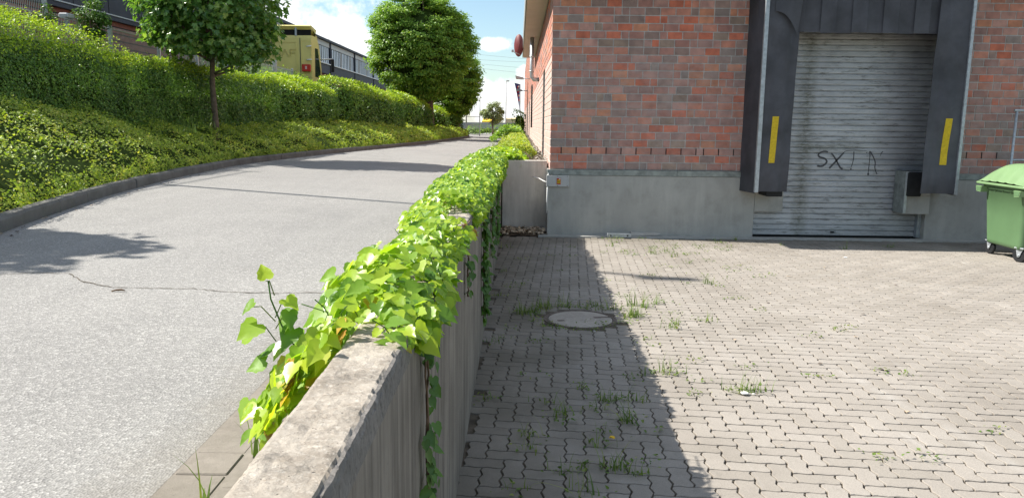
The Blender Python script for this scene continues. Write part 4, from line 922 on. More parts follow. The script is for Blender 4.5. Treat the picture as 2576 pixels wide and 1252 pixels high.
# --- rounded hedge blocks
def rbox_pts(n, h, r, seedv, faces=(1, 1, 1, 1, 1)):
    rr_ = np.random.default_rng(seedv); hx, hy, hz = h
    areas = np.array([hy*hz*2*faces[0], hy*hz*2*faces[1], hx*hy*2*faces[2], hx*hz*2*faces[3], hx*hz*2*faces[4]]); areas = areas/areas.sum()
    k = rr_.choice(5, n, p=areas); q = rr_.uniform(-1, 1, (n, 3))*np.array(h)
    q[k == 0, 0] = hx; q[k == 1, 0] = -hx; q[k == 2, 2] = hz; q[k == 3, 1] = -hy; q[k == 4, 1] = hy
    inner = np.clip(q, -np.array(h)+r, np.array(h)-r); d = unit(q-inner+1e-6); return inner+r*d, d
def hedge(p0, p1, w, z0a, z0b, zta, ztb, lab, seedv, dens=1.0, mat=L_HEDGE, r=.38, name='hedge', cat='hedge', group=None, lump=.09, slope=.30):
    p0 = np.array(p0, float); p1 = np.array(p1, float); Lh = np.linalg.norm(p1-p0); ex = (p1-p0)/Lh; nx = np.array([ex[1], -ex[0]]); mid = (p0+p1)/2
    t_ = thing(name, lab, cat, (mid[0], mid[1], (z0a+z0b)/2), group=group)
    hz = (max(zta, ztb)-min(z0a, z0b))/2; h = (w/2, Lh/2, hz)
    def mapp(q):
        s = (q[:, 1]/h[1]+1)/2; zb = z0a+(z0b-z0a)*s; zt = zta+(ztb-zta)*s; z = zb+(zt-zb)*(q[:, 2]/hz+1)/2-slope*(q[:, 0]/h[0])*(q[:, 2]/hz+1)/2
        xy = mid[None]+ex[None]*q[:, 1:2]+nx[None]*q[:, 0:1]; return np.stack([xy[:, 0], xy[:, 1], z], 1)
    dist = np.linalg.norm(mid); sizes = None
    area = 2*h[1]*hz*2*1.2+2*h[0]*h[1]*2+4*h[0]*hz
    # leaf size grows with distance; sample, then thin
    smin = max(.042, .0029*min(np.linalg.norm(p0), np.linalg.norm(p1)))
    n = int(dens*area*4.2/smin**2*.8); n = min(n, 260000)
    q, d = rbox_pts(n, h, min(r, h[0]*.95), seedv, (1, .35, 1, 1, .3)); P_ = mapp(q)
    dd = np.linalg.norm(P_[:, :2], axis=1); sz = np.clip(.0029*dd, .042, .13); keep = np.random.default_rng(seedv).uniform(0, 1, n) < (smin/sz)**2
    P_, q, d, sz = P_[keep], q[keep], d[keep], sz[keep]
    Nw = np.stack([nx[0]*d[:, 0]+ex[0]*d[:, 1], nx[1]*d[:, 0]+ex[1]*d[:, 1], d[:, 2]], 1)
    lmp = vnoise(P_, 1.7, seedv)*lump+vnoise(P_, 5.1, seedv+3)*lump*.45; P_ = P_+Nw*(lmp+rng.normal(0, .035, len(P_))*(1+.0*sz))[:, None] - Nw*rng.uniform(0, .07, (len(P_), 1))
    if mat is L_HEDGE:      # sunlight painted in: lighter leaf colour on top, darker on the shaded sides
        young = (d[:, 2]+rng.normal(0, .16, len(P_)) > .42)  # upward-facing leaves, picked for the painted sunlight rather than age
        leaves('lit_top_leaves', P_[young]+np.array([0, 0, .02])-np.array(t_.location), Nw[young]*.8+np.array([-.15, -.1, .35]), sz[young], L_HEDGE_LIT, SH_DIAM if smin > .08 else SH_SPRIG, Nw[young]*.9+np.array([0, 0, .4]), parent=t_, jit=.55)
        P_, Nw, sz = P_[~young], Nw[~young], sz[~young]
    o = leaves('foliage', P_-np.array(t_.location), Nw*1.1+np.array([-.10, 0, .30]), sz, mat, SH_DIAM if smin > .08 else SH_SPRIG, Nw*.9+np.array([0, 0, .1]), parent=t_, jit=.5)
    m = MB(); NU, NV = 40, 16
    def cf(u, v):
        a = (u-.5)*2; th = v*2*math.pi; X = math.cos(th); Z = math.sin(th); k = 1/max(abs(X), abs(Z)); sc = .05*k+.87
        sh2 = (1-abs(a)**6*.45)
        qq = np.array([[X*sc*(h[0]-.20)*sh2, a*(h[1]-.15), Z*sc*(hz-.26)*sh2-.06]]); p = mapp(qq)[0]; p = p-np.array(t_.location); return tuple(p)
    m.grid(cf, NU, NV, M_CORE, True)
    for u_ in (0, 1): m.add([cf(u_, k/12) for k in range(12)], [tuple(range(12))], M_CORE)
    m.build('branch_core', t_); return t_
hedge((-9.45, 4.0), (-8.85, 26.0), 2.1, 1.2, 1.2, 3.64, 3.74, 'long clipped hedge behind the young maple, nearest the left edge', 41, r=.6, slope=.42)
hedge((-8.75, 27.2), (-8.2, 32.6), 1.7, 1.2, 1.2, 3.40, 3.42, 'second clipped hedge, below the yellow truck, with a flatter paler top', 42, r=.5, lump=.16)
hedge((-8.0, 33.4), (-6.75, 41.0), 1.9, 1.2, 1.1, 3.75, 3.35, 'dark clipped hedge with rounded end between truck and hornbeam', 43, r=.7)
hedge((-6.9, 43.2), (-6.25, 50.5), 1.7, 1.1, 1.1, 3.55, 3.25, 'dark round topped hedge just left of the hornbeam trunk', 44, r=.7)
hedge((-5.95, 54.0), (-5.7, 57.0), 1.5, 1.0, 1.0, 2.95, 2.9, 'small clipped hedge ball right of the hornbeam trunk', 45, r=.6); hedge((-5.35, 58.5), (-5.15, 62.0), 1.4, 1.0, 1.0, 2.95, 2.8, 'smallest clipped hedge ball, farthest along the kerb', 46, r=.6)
hedge((-11.0, 27.0), (-8.9, 43.0), 1.6, 2.0, 2.0, 4.15, 3.9, 'loose light green bushes growing in front of the yellow truck', 47, .8, L_HORN, r=.7, name='bushes', lump=.28)
hedge((-5.2, 78.0), (.3, 78.0), 1.6, .8, .8, 1.62, 1.65, 'low dark green hedge across the far end of the road', 48, .7, L_HORN, r=.4); hedge((-5.2, 74.0), (-3.0, 72.5), 1.2, .8, .8, 1.32, 1.3, 'very low hedge in front of the left far lamp post', 49, .7, L_HORN, r=.3)
hedge((-.15, 58.0), (.35, 60.0), .9, 1.1, 1.1, 2.85, 2.8, 'narrow upright bush against the far end of the brick side wall', 50, .9, L_HORN, r=.4, name='bush', cat='bush')
# --- low shrubs on the bank: one mass of ground cover
def bank_cover(name, ya, yb, seedv, dens, lab):
    r = np.random.default_rng(seedv); n = int(2.7*dens*(yb-ya)*2.9/(max(.042, .0029*ya))**2); Y = r.uniform(ya, yb, n); S = r.uniform(.10, 3.1, n)
    X = kxa(Y)-S; hz = .46*np.clip((S-.06)/.42, 0, 1)**.55; Z = bank_z(S, Y)+hz
    # front skirt down to the kerb
    sk = r.uniform(0, 1, n) < .16; S2 = .12+.1*r.uniform(0, 1, n); X = np.where(sk, kxa(Y)-S2, X); Z = np.where(sk, .93+.30*r.uniform(0, 1, n), Z)
    P_ = np.stack([X, Y, Z], 1); lm = vnoise(P_, 1.9, seedv); lm2 = vnoise(P_, 5.3, seedv+1); lm3 = vnoise(P_, 12.0, seedv+2); P_[:, 2] += lm*.11+lm2*.075+lm3*.035-r.uniform(0, .10, n)+np.where(r.uniform(0, 1, n) < .04, r.uniform(0, .12, n), 0); P_[:, 0] += lm2*.05
    sz = np.clip(.0029*np.linalg.norm(P_[:, :2], axis=1), .042, .12)
    o = leaves(name, P_, np.stack([np.where(sk, .9, .25), -.25+0*X, .9+0*X], 1), sz, L_BED, SH_SPRIG if yb < 20 else SH_DIAM, np.stack([.5+0*X, -.3+0*X, .25+0*X], 1), jit=.45); tag(o, lab, 'ground cover', kind='stuff')
bank_cover('bank_ground_cover', 4.5, 9.0, 61, .50, 'low yellow green shrubs covering the bank above the kerb'); bank_cover('bank_ground_cover', 9.0, 14.0, 62, .50, 'low yellow green shrubs covering the bank above the kerb')
bank_cover('bank_ground_cover', 14.0, 24.0, 63, .55, 'low yellow green shrubs covering the bank above the kerb'); bank_cover('bank_ground_cover', 24.0, 64.0, 64, .7, 'low yellow green shrubs covering the bank above the kerb')
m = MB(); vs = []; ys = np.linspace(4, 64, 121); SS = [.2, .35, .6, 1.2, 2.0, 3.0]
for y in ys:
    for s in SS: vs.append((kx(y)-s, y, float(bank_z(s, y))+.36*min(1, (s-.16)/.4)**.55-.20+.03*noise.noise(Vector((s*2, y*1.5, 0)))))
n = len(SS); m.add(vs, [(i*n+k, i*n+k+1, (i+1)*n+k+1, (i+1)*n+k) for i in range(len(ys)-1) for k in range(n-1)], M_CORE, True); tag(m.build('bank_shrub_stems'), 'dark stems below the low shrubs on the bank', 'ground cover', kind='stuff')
# planting on the raised bed beside the building
def bed(name, n, xa, xb, ya, yb, za, zb, sz, mat, shp, lab, seedv):
    r = np.random.default_rng(seedv); Y = ya+(yb-ya)*r.uniform(0, 1, n)**1.6; X = r.uniform(xa, xb, n) - np.clip((Y-16)/30, 0, 1)*.35*r.uniform(0, 1, n)
    e = (X-xa)/(xb-xa); Z = za+(zb-za)*np.clip(np.sin(np.clip(e, 0, 1)*math.pi)+.25, 0, 1)*r.uniform(.45, 1.0, n); P_ = np.stack([X, Y, Z], 1); P_[:, 2] += vnoise(P_, 2.1, seedv)*.07
    o = leaves(name, P_, np.tile([-.2, -.2, 1.], (n, 1)), sz*np.clip(.6+Y/40, .7, 2.2), mat, shp, jit=.5); return tag(o, lab, 'ground cover', kind='stuff')
bed('bed_ground_cover', 16000, -.55, .36, 15.6, 66, 1.15, 1.46, .055, L_BED, SH_SPRIG, 'olive green low shrubs on the raised bed beside the brick side wall', 71)
bed('bed_ivy', 2600, -.75, .16, 13.5, 16.4, 1.12, 1.40, .075, L_IVY, SH_IVY, 'glossy ivy leaves at the front of the raised bed behind the planter wall', 72)
bed('bed_perennials', 5000, -1.1, .3, 34, 68, 1.1, 1.75, .10, L_HORN, SH_SPRIG, 'taller leafy plants at the far end of the raised bed', 73)
grass_blades('bed_grass', [(rw_.uniform(-.7, .3), rw_.uniform(13.8, 26), 1.2, rw_.uniform(.5, 1.2)) for _ in range(60)], 5, .42, .12, L_GRASS, .004, kind='stuff', seedv=9)
bpy.data.objects['bed_grass']['label'] = 'long grass stalks sticking out of the raised bed'; bpy.data.objects['bed_grass']['category'] = 'grass'
# grass stalks poking out of the bank near the trunk
o = grass_blades('bank_grass', [(-4.9, 6.3, 1.0, 1.3), (-5.0, 6.9, 1.0, 1.0), (-6.75, 15.8, 1.6, 1.2), (-6.9, 17.0, 1.7, 1.0), (-6.7, 16.6, 1.3, 1.2)], 22, .38, .28, L_GRASS, .006, kind='stuff', seedv=19); o['label'] = 'long grass stalks in the low shrubs of the bank'; o['category'] = 'grass'

# --- trees
def tree(name, lab, cat, base, trunk, crown_c, crown_r, nclump, nleaf, size, mat, shp, seedv, flat=.0, shell=.55, clump_r=.45, limb=10, lean=(0, 0), core=0):
    r = np.random.default_rng(seedv); t_ = thing(name, lab, cat, base); b0 = np.array(base); cc_ = np.array(crown_c)-b0; cr = np.array(crown_r)
    d = unit(r.normal(0, 1, (nclump, 3))); rad = r.uniform(shell, 1.0, (nclump, 1))**.7
    wob = 1+.13*vnoise(d*2.0, 1.3, seedv)[:, None]; cl_ = cc_+d*rad*cr*wob*(1-clump_r*.35/cr.min())
    k = r.integers(0, nclump, nleaf); dl = unit(r.normal(0, 1, (nleaf, 3))); q = clump_r*r.uniform(.7, 1.3, nclump)[k][:, None]*r.uniform(.35, 1, (nleaf, 1))
    P_ = cl_[k]+dl*q*np.array([1.15, 1.15,   .42 if flat else .85]); out = unit(P_-cc_)
    Nn = out*.45+dl*.35+np.array([-.12, 0, .75]); leaves('crown', P_, Nn, size, mat, shp, out+np.array([0, 0, -.5 if not flat else -.12]), parent=t_, jit=.45)
    m = MB(); h = cc_[2]; pts_ = [(lean[0]*q_, lean[1]*q_, h*1.15*q_) for q_ in np.linspace(-.03, 1, 9)]; m.tube([(p[0]+.02*math.sin(i*1.7), p[1], p[2]) for i, p in enumerate(pts_)], [trunk*(1.12 if i == 0 else 1.0-.07*i) for i in range(9)], M_BARK, 12); 
    m.build('trunk', t_); m = MB(); hb = cc_[2]-cr[2]
    for i in range(limb):
        e = cl_[i % nclump]; z0 = max(hb+.02, min(cc_[2], e[2]-.5)); s0 = Vector((0, 0, z0-.1)); e = Vector(e); md = (s0+e)/2+Vector((r.uniform(-.15, .15), r.uniform(-.15, .15), -.1))
        m.tube([s0, s0.lerp(md, .5), md, e], [trunk*.42, trunk*.33, trunk*.24, trunk*.08], M_BARK, 6)
    m.build('limbs', t_)
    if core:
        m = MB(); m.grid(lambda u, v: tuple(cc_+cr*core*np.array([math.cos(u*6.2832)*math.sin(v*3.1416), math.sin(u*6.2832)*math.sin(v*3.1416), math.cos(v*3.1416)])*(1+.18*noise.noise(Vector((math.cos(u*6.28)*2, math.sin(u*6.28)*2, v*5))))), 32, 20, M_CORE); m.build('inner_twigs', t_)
    return t_
tree('maple_tree', 'young maple with dark glossy crown and slim trunk standing in front of the long hedge', 'tree', (-7.67, 19.6, 1.35), .082, (-7.62, 19.6, 4.85), (1.85, 1.85, 1.85), 90, 15000, .125, L_MAPLE, SH_MAPLE, 5, clump_r=.50, limb=16)
tree('maple_tree', 'maple outside the left edge of the view, casting a leafy shadow on the road', 'tree', (-9.6, 7.2, 1.9), .10, (-9.6, 7.0, 5.35), (1.45, 1.2, 1.3), 36, 3000, .16, L_MAPLE, SH_MAPLE, 15, clump_r=.42, limb=12)
tree('hornbeam_tree', 'tall dense egg shaped hornbeam rising above the clipped hedges beside the road', 'tree', (-5.75, 50.0, 1.2), .33, (-6.25, 50.0, 6.55), (3.40, 3.3, 3.35), 620, 90000, .15, L_HORN, SH_DIAM, 25, flat=1, shell=.78, clump_r=.52, limb=30, core=.74)
tree('hornbeam_tree', 'smaller hornbeam half hidden behind the right side of the tall hornbeam', 'tree', (-4.75, 60.0, 1.2), .25, (-5.0, 60.0, 4.9), (2.1, 2.2, 3.0), 220, 32000, .18, L_HORN, SH_DIAM, 26, flat=1, shell=.7, clump_r=.5, limb=20, core=.66)
tree('round_tree', 'small pale leaved round tree between the two far lamp posts', 'tree', (-2.35, 70.0, 1.0), .08, (-2.3, 70.0, 2.85), (1.05, 1.0, 1.1), 60, 5200, .14, L_OLIVE, SH_DIAM, 27, shell=.4, clump_r=.26, limb=16)
tree('shrub', 'upright light green shrub growing through the fence left of the maple', 'shrub', (-9.55, 17.6, 2.2), .03, (-9.55, 17.75, 3.95), (.42, .45, .75), 24, 2600, .07, L_HEDGE, SH_SPRIG, 28, shell=.2, clump_r=.17, limb=10)
tree('shrub', 'small leafy shoot beside the fence post above the hedge', 'shrub', (-9.6, 15.95, 2.4), .02, (-9.6, 16.0, 3.85), (.16, .2, .38), 10, 500, .06, L_HEDGE, SH_SPRIG, 29, shell=.2, clump_r=.10, limb=4)
#__PART4__
# ================================================================ LEFT BACKGROUND
hall = thing('industrial_hall', 'long industrial hall with dark cladding, brick base and a band of pale windows', 'building', (-16, 60, 2.1))
def hp(m, nm, lab=None):
    o = m.build(nm); o.parent = hall; o.matrix_parent_inverse = Matrix.Translation((16, -60, -2.1))
    if lab: o['label'] = lab
    return o
HX = -16.0
m = MB(); m.box(HX-.5, HX, 8, 125, 1.8, 5.9, M_HBR); hp(m, 'brick_base')
m = MB()
for z in np.arange(2.3, 5.7, .26): m.box(HX-.01, HX+.02, 8, 125, z, z+.035, M_DARK)
hp(m, 'brick_joints')
m = MB(); m.box(HX-.4, HX+.12, 8, 46.5, 5.68, 8.1, M_NAVY2); m.box(HX-.1, HX+.22, 8, 46.5, 5.62, 5.72, M_NAVY2); m.box(HX-.1, HX+.16, 8, 46.5, 5.82, 5.86, M_GALV)
for y in np.arange(9, 46, 2.4): m.box(HX+.12, HX+.128, y, y+.03, 5.72, 8.1, M_DARK)
hp(m, 'cladding', 'plain dark navy metal cladding')
m = MB(); m.box(HX-.4, HX+.10, 46.6, 125, 5.75, 6.5, M_NAVY2); m.box(HX-.4, HX+.22, 46.6, 125, 6.5, 6.57, M_WHT); hp(m, 'cladding')
m = MB(); m.box(HX-.4, HX+.06, 46.6, 125, 7.93, 8.32, M_BOX); hp(m, 'fascia')
m = MB(); m.box(HX-9, HX+.30, 8, 126, 8.33, 8.50, M_NAVY2); hp(m, 'roof')
m = MB(); m.box(HX-10, HX-.5, 8, 125, 1.8, 8.3, M_NAVY2); hp(m, 'rear_body')
for k in range(8):
    ya = 46.8+k*9.7; m = MB()
    for j in range(15):
        y = ya+.2+j*.62; m.box(HX-.06, HX+.0+(.004 if j % 5 else -.01), y+.02, y+.60, 6.60, 7.9, M_PANE if (j*7+k*3) % 6 else M_BOX)
    w = hp(m, 'window'); m = MB()
    for j in range(16): y = ya+.2+j*.62; m.box(HX-.05, HX+.035, y-.012-.01, y+.022, 6.58, 7.92, M_NAVY2)
    fo = m.build('frame'); fo.parent = w
    if k < 8: m = MB(); m.box(HX-.05, HX+.16, ya-.12, ya+.10, 5.7, 8.33, M_NAVY2); hp(m, 'column')
# fences
def fence(nm, lab, y0_, y1_, z0_, z1_, rails, post_ys, x=-9.8):
    t_ = thing(nm, lab, 'fence', (x, y0_, z0_)); m = MB(); y = y0_
    while y < y1_: m.box(-.004, .004, y-y0_-.003, y-y0_+.005, 0, z1_-z0_, M_LAMP); y += .058
    for z in rails: m.box(-.010, .010, 0, y1_-y0_, z-z0_-.009, z-z0_+.009, M_LAMP)
    m.build('mesh_panel', t_)
    for py, top in post_ys: m = MB(); m.box(-.05, .03, py-y0_-.035, py-y0_+.035, -.3, top-z0_, M_GALV, .005); m.build('post', t_)
fence('mesh_fence', 'tall grey double rod fence at the left edge above the hedge', 9.0, 16.32, 2.2, 5.3, (3.1, 3.97, 4.55, 5.2), [(9.1, 5.3), (12.7, 5.3), (16.36, 5.4)])
fence('mesh_fence', 'lower grey rod fence running behind the hedge from the tall post', 16.5, 34.0, 2.2, 4.04, (3.1, 3.98), [(18.9, 4.05), (21.4, 4.05), (23.9, 4.05), (26.4, 4.05), (28.9, 4.05), (31.4, 4.05), (33.9, 4.1)])
m = MB(); m.box(-9.95, -9.75, 17.05, 17.35, 4.0, 4.10, M_LAMP, .02); m.box(-9.88, -9.82, 17.17, 17.23, 3.7, 4.0, M_LAMP); tag(m.build('floodlight'), 'small grey floodlight on the low fence right of the tall post', 'lamp')
# truck cab
tr = thing('truck', 'yellow lorry cab seen from behind above the bushes, with raised letters and a red box', 'truck', (-10.7, 37, 2.15))
def tp(m, nm, lab=None):
    o = m.build(nm); o.parent = tr; o.matrix_parent_inverse = Matrix.Translation((10.7, -37, -2.15))
    if lab: o['label'] = lab
    return o
tx0, tx1, ty0, ty1 = -11.95, -9.50, 36.0, 37.7
m = MB(); sec = [(ty0, 3.1), (ty0, 5.62), (ty0+.08, 5.72), (ty1-.7, 5.72), (ty1-.25, 5.2), (ty1, 4.3), (ty1+.05, 3.1)]
m.prism(sec, 'x', tx0, tx1, M_TRUCK)
m.box(-11.9, -9.5, ty0-.015, ty0-.001, 4.03, 4.08, M_TRUCK); m.box(-11.9, -9.5, ty0-.03, ty0-.001, 3.86, 3.93, M_TRUCK)
tp(m, 'cab')
m = MB()
def frame(x0, x1_, z0, z1, w=.05):
    for a in ((x0, x1_, z0, z0+w), (x0, x1_, z1-w, z1), (x0, x0+w, z0+w, z1-w), (x1_-w, x1_, z0+w, z1-w)): m.box(a[0], a[1], ty0-.022, ty0-.002, a[2], a[3], M_TRUCK)
frame(-11.4, -10.17, 4.15, 5.45); frame(-9.98, -9.52, 4.12, 5.5, .03); frame(-11.4, -10.17, 3.2, 3.8)
m.box(-10.03, -10.01, ty0-.024, ty0-.002, 3.2, 5.6, M_NAVY2); tp(m, 'pressed_panel')
m = MB(); yy = ty0-.03
def seg_(a, b2, w=.055):
    a = Vector(a); b2 = Vector(b2); d = (b2-a).normalized(); nn = Vector((-d.y, d.x))*w/2; q = [a+nn, b2+nn, b2-nn, a-nn]
    m.prism([(p.x, p.y) for p in q], 'y', yy, ty0-.001, M_TRUCKD)
lx, lz = -11.28, 4.78; S_ = .30
for p, q in (((0, 0), (0, S_)), ((0, S_), (.26, S_)), ((.26, S_), (.33, S_*.7)), ((.33, S_*.7), (.33, S_*.3)), ((.33, S_*.3), (.26, 0)), ((.26, 0), (0, 0)),
             ((.42, 0), (.56, S_)), ((.56, S_), (.72, 0)), ((.80, 0), (.80, S_)), ((.80, S_), (1.08, S_)), ((.80, S_*.5), (1.02, S_*.5))): seg_((lx+p[0], lz+p[1]), (lx+q[0], lz+q[1]))
tp(m, 'letters', 'raised letters DAF on the cab rear wall')
m = MB(); m.prism([(ty0+.1, 5.98), (ty0-.05, 6.12), (ty0+.05, 6.17), (ty0+1.0, 6.05), (ty1-.9, 5.75), (ty0+1.2, 5.74)], 'x', tx0+.02, tx1-.02, M_TRUCK); m.box(tx0+.05, tx1-.05, ty0+.12, ty0+.2, 5.72, 6.1, M_DARK)
m.box(-10.25, -10.17, ty0+.02, ty0+.1, 5.7, 6.08, M_GALV); tp(m, 'roof_fairing')
m = MB(); m.box(-9.93, -9.55, ty0-.16, ty0-.002, 4.1, 4.42, M_RED, .01); m.box(-9.77, -9.75, ty0-.165, ty0-.159, 4.2, 4.34, M_WHT); m.box(-9.72, -9.70, ty0-.165, ty0-.159, 4.2, 4.34, M_WHT); tp(m, 'red_box')
m = MB(); 
for z in (4.62, 5.22): m = MB(); m.tube([(-9.72, ty0-.05, z), (-9.50, ty0-.05, z+.03)], .03, M_WHT, 8); tp(m, 'hinge')
m = MB(); m.prism([(ty0+.5, 3.9), (ty0+.6, 5.2), (ty1-.65, 5.2), (ty1-.25, 4.2), (ty1-.3, 3.9)], 'x', tx1, tx1+.02, M_GLASSD); tp(m, 'side_window')
m = MB(); m.tube([(tx1, ty1-.2, 4.75), (tx1+.55, ty1+.1, 4.82)], .03, M_LAMP, 8); m.box(tx1+.45, tx1+.6, ty1+.02, ty1+.12, 4.2, 4.8, M_RUB, .02); tp(m, 'mirror')
m = MB(); m.box(tx0+.2, tx1-.2, ty0-5, ty1, 2.6, 3.1, M_RUB); tp(m, 'chassis')
for x in (tx0+.1, tx1-.4):
    m = MB(); m.tube([(x, ty1-.9, 2.65), (x+.3, ty1-.9, 2.65)], .5, M_RUB, 24); tp(m, 'wheel')
# grey panel at the fence and post near the truck
m = MB(); m.box(-9.86, -9.80, 31.5, 31.6, 2.2, 4.25, M_LAMP); m.box(-9.9, -9.76, 31.45, 31.65, 3.6, 4.25, M_LAMP, .01); tag(m.build('fence_box'), 'narrow pale grey box on the fence in front of the yellow truck', 'box')

# ================================================================ FAR END
def lamp(x, y, z0, z1, hx, lab, r=.055):
    t_ = thing('street_lamp', lab, 'street lamp', (x, y, z0), group='street lamps at the far end'); m = MB(); m.tube([(0, 0, 0), (0, 0, z1-z0)], [r, r*.7], M_LAMP, 8); m.build('pole', t_)
    m = MB(); m.box(min(0, hx), max(0.05, hx), -.12, .12, z1-z0-.02, z1-z0+.10, M_LAMP, .02); m.build('lamp_head', t_)
lamp(-3.75, 75, .9, 5.72, .45, 'left one of the two thin lamp posts beyond the road end'); lamp(-1.25, 75, .9, 5.85, .3, 'right one of the two thin lamp posts, beside the pale round tree')
# unseen pole added outside the frame, leaned so its shadow crosses road and yard
t_ = thing('shadow_pole', 'unseen leaning pole added outside the left edge to cast the thin shadow across the road', 'shadow pole', (-12.0, 14.4, 2.1)); m = MB(); m.tube([(0, 0, 0), (0, -2.6, 11.8)], [.075, .05], M_LAMP, 10); m.build('pole', t_)
m = MB(); m.prism([(-2.75, 11.55), (-2.55, 11.45), (-2.5, 11.95), (-2.7, 12.05)], 'x', -.12, .14, M_LAMP); m.build('lamp_head', t_)  # head added to thicken the end of the cast shadow
def walllamp(x, y, z, lab):
    t_ = thing('wall_lamp', lab, 'lamp', (x, y, z)); m = MB(); m.tube([(.42, 0, -.05), (.1, 0, -.02)], .025, M_LAMP, 6); m.build('arm', t_)
    m = MB(); m.prism([(-.32, .10), (.08, .02), (.10, -.08), (-.28, -.06)], 'y', -.14, .14, M_LAMP); m.build('lamp_head', t_)
walllamp(.12, 38, 4.05, 'grey floodlight on an arm, the higher one on the brick side wall'); walllamp(.12, 50, 3.98, 'grey floodlight on an arm, the farther one next to the flag')
# satellite dish
t_ = thing('satellite_dish', 'dark red satellite dish fixed below the roof edge at the far corner of the eave', 'satellite dish', (.02, 24.2, 4.22), R(0))
m = MB()
def dish(u, v):
    a = u*2*math.pi; r = .30*v; d = Vector((r*math.cos(a)*.55, -.10+.32*r*r*3, r*math.sin(a)*1.12)); d.x += -.05*v; return tuple(Matrix.Rotation(R(-28), 3, 'Z') @ d)
m.grid(dish, 32, 8, M_DISH); m.build('reflector', t_)
m = MB(); m.tube([(0, -.08, -.28), (-.16, -.30, -.24), (-.24, -.42, -.20)], .012, M_LAMP, 6); m.box(-.27, -.20, -.46, -.40, -.24, -.16, M_LAMP, .01); m.tube([(0, 0, 0), (.10, .1, -.1), (.16, .3, .1)], .02, M_LAMP, 6); m.build('feed_arm', t_)
# flag
t_ = thing('banner_flag', 'narrow dark blue feather banner with red and white marks beyond the side wall', 'flag', (.10, 58, .9)); m = MB(); m.tube([(.02, 0, 0), (.0, 0, 3.8), (-.1, 0, 4.0)], .02, M_LAMP, 6); m.build('pole', t_)
M_BLUE = simple('flag_blue', (.05, .06, .20), .7, .15, bmp=0); m = MB()
m.grid(lambda u, v: (-.04-.42*u*(v**1.3), .03*math.sin(v*9+u*3), 1.7+2.15*v+.10*u*v), 8, 20, M_BLUE)
fo = m.build('cloth', t_); m = MB()
for q in range(4): m.box(-.19+q*.02, -.10+q*.02, -.045, -.040, 3.62-q*.33, 3.74-q*.33, M_WHT if q % 2 == 0 else M_RED); m.box(-.25+q*.03, -.20+q*.03, -.045, -.04, 3.50-q*.3, 3.72-q*.3, M_RED)
m.build('print', fo)
# grey mesh gate, awnings, wall in the distance
t_ = thing('metal_gate', 'grey metal mesh gate panels beyond the hornbeams at the bend of the road', 'gate', (-4.4, 66, .8)); m = MB()
for q in np.arange(0, 1.05, .09): m.box(q-.006, q+.006, -.01, .01, .1, 1.65, M_LAMP)
for z in (.12, .9, 1.6): m.box(0, 1.05, -.015, .015, z, z+.05, M_LAMP)
m.build('panel', t_); m = MB(); m.box(-.1, 0, -.06, .06, 0, 2.0, M_LAMP); m.build('post', t_); m = MB(); m.box(1.05, 1.12, -.06, .06, 0, 1.9, M_LAMP); m.build('post', t_)
M_AWN = simple('awning_yellow', (.70, .48, .03), .7, .08, bmp=0); M_AWN2 = simple('awning_cream', (.72, .58, .34), .7, .08, bmp=0)
m = MB(); m.prism([(99, 2.0), (99, 2.12), (103, 2.55), (103, 2.0)], 'x', -4.7, -2.4, M_AWN); tag(m.build('awning'), 'bright yellow low roof visible behind the pale round tree', 'awning')
m = MB(); m.prism([(99, 1.95), (99, 2.5), (103, 2.7), (103, 1.95)], 'x', -1.6, -.15, M_AWN2); m.box(-.15, -.05, 99, 103, 1.2, 2.65, M_DARK); tag(m.build('awning'), 'cream yellow awning right of the right far lamp post', 'awning')
m = MB(); m.box(-9, 3, 96, 96.3, .6, 1.98, M_LAMP); tag(m.build('boundary_wall'), 'low grey boundary wall behind the far hedge', 'wall')
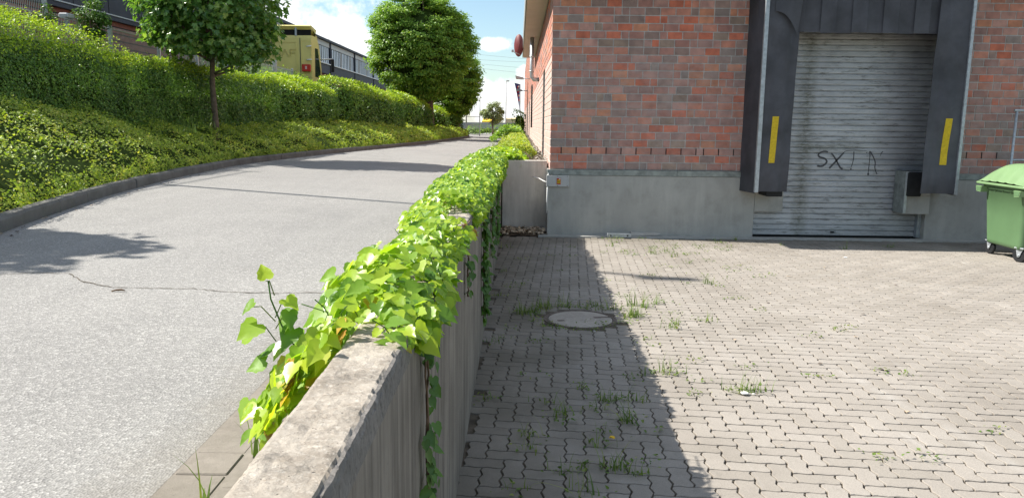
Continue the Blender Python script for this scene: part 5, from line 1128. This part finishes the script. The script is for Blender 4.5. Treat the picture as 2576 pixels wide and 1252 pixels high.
# power lines, far away
rows = [((785, 84), (935, 105), (1207, 139), (1313, 147)), ((838, 102), (935, 119), (1207, 151), (1313, 156)), ((853, 112), (935, 126), (1207, 161), (1313, 171)), ((874, 127), (935, 137), (1207, 172), (1313, 184)), ((800, 70), (935, 86), (1207, 104), (1313, 112))]
def sky_pt(px, py, Y):
    d = f + rr*((px-1288)/1933) - uu*((py-626)/1933); return Vector((0, 0, EYE))+d*(Y/d.y)
words = ['highest distant power cable crossing the sky', 'second distant power cable below the highest', 'third distant power cable counted from the top', 'fourth distant power cable counted from the top', 'faintest and thinnest distant power cable, above all others']
words = [words[0].replace('highest', 'upper bold'), words[1].replace('the highest', 'the upper bold one'), words[2], words[3], words[4]]
for k, rw2 in enumerate(rows):
    xs_ = np.array([p[0] for p in rw2]); ys_ = np.array([p[1] for p in rw2]); co = np.polyfit(xs_, ys_, 2); pts_ = [sky_pt(x, np.polyval(co, x), 260+x*.05) for x in np.linspace(640, 1500, 24)]
    m = MB(); m.tube(pts_, .045 if k < 4 else .025, M_LAMP, 5); tag(m.build('power_line'), words[k], 'cable', 'power lines crossing the sky')
for o in list(bpy.data.objects):
    if o.type == 'EMPTY' and o.parent is None: o.empty_display_size = .1

# twigs on the road
for x, y, l_, a_, lab in ((-2.5, 4.70, .075, .5, 'small curved dark twig lying on the asphalt just below the crack'), (-3.45, 4.05, .05, .1, 'tiny dark twig on the asphalt near the left edge')):
    m = MB(); z_ = road_z(x)+.008; m.tube([(x-l_/2, y-.012, z_), (x-l_/4, y+.008, z_+.004), (x+l_/6, y+.010, z_+.006), (x+l_/2, y+l_*a_*.3, z_)], [.004, .006, .006, .003], M_TWIG, 6); tag(m.build('twig'), lab, 'twig')

m = MB(); rd = random.Random(18)
for _ in range(150):
    y = rd.uniform(5, 30); s_ = abs(rd.gauss(0, .12)); x = kx(y)+.03+s_; q = rd.uniform(.010, .026); a = rd.uniform(0, 6.28); z_ = road_z(x)+.006
    m.add([(x+q*math.cos(a+t2)*(1 if i % 2 else .5), y+q*math.sin(a+t2)*(1 if i % 2 else .5), z_+rd.uniform(0, .012)) for i, t2 in enumerate(np.linspace(0, 2*math.pi, 7)[:-1])], [tuple(range(6))], M_LEAFD if rd.random() < .6 else M_SOIL)
tag(m.build('kerb_litter'), 'dry leaf scraps and grit along the foot of the kerb', 'leaf litter', kind='stuff')
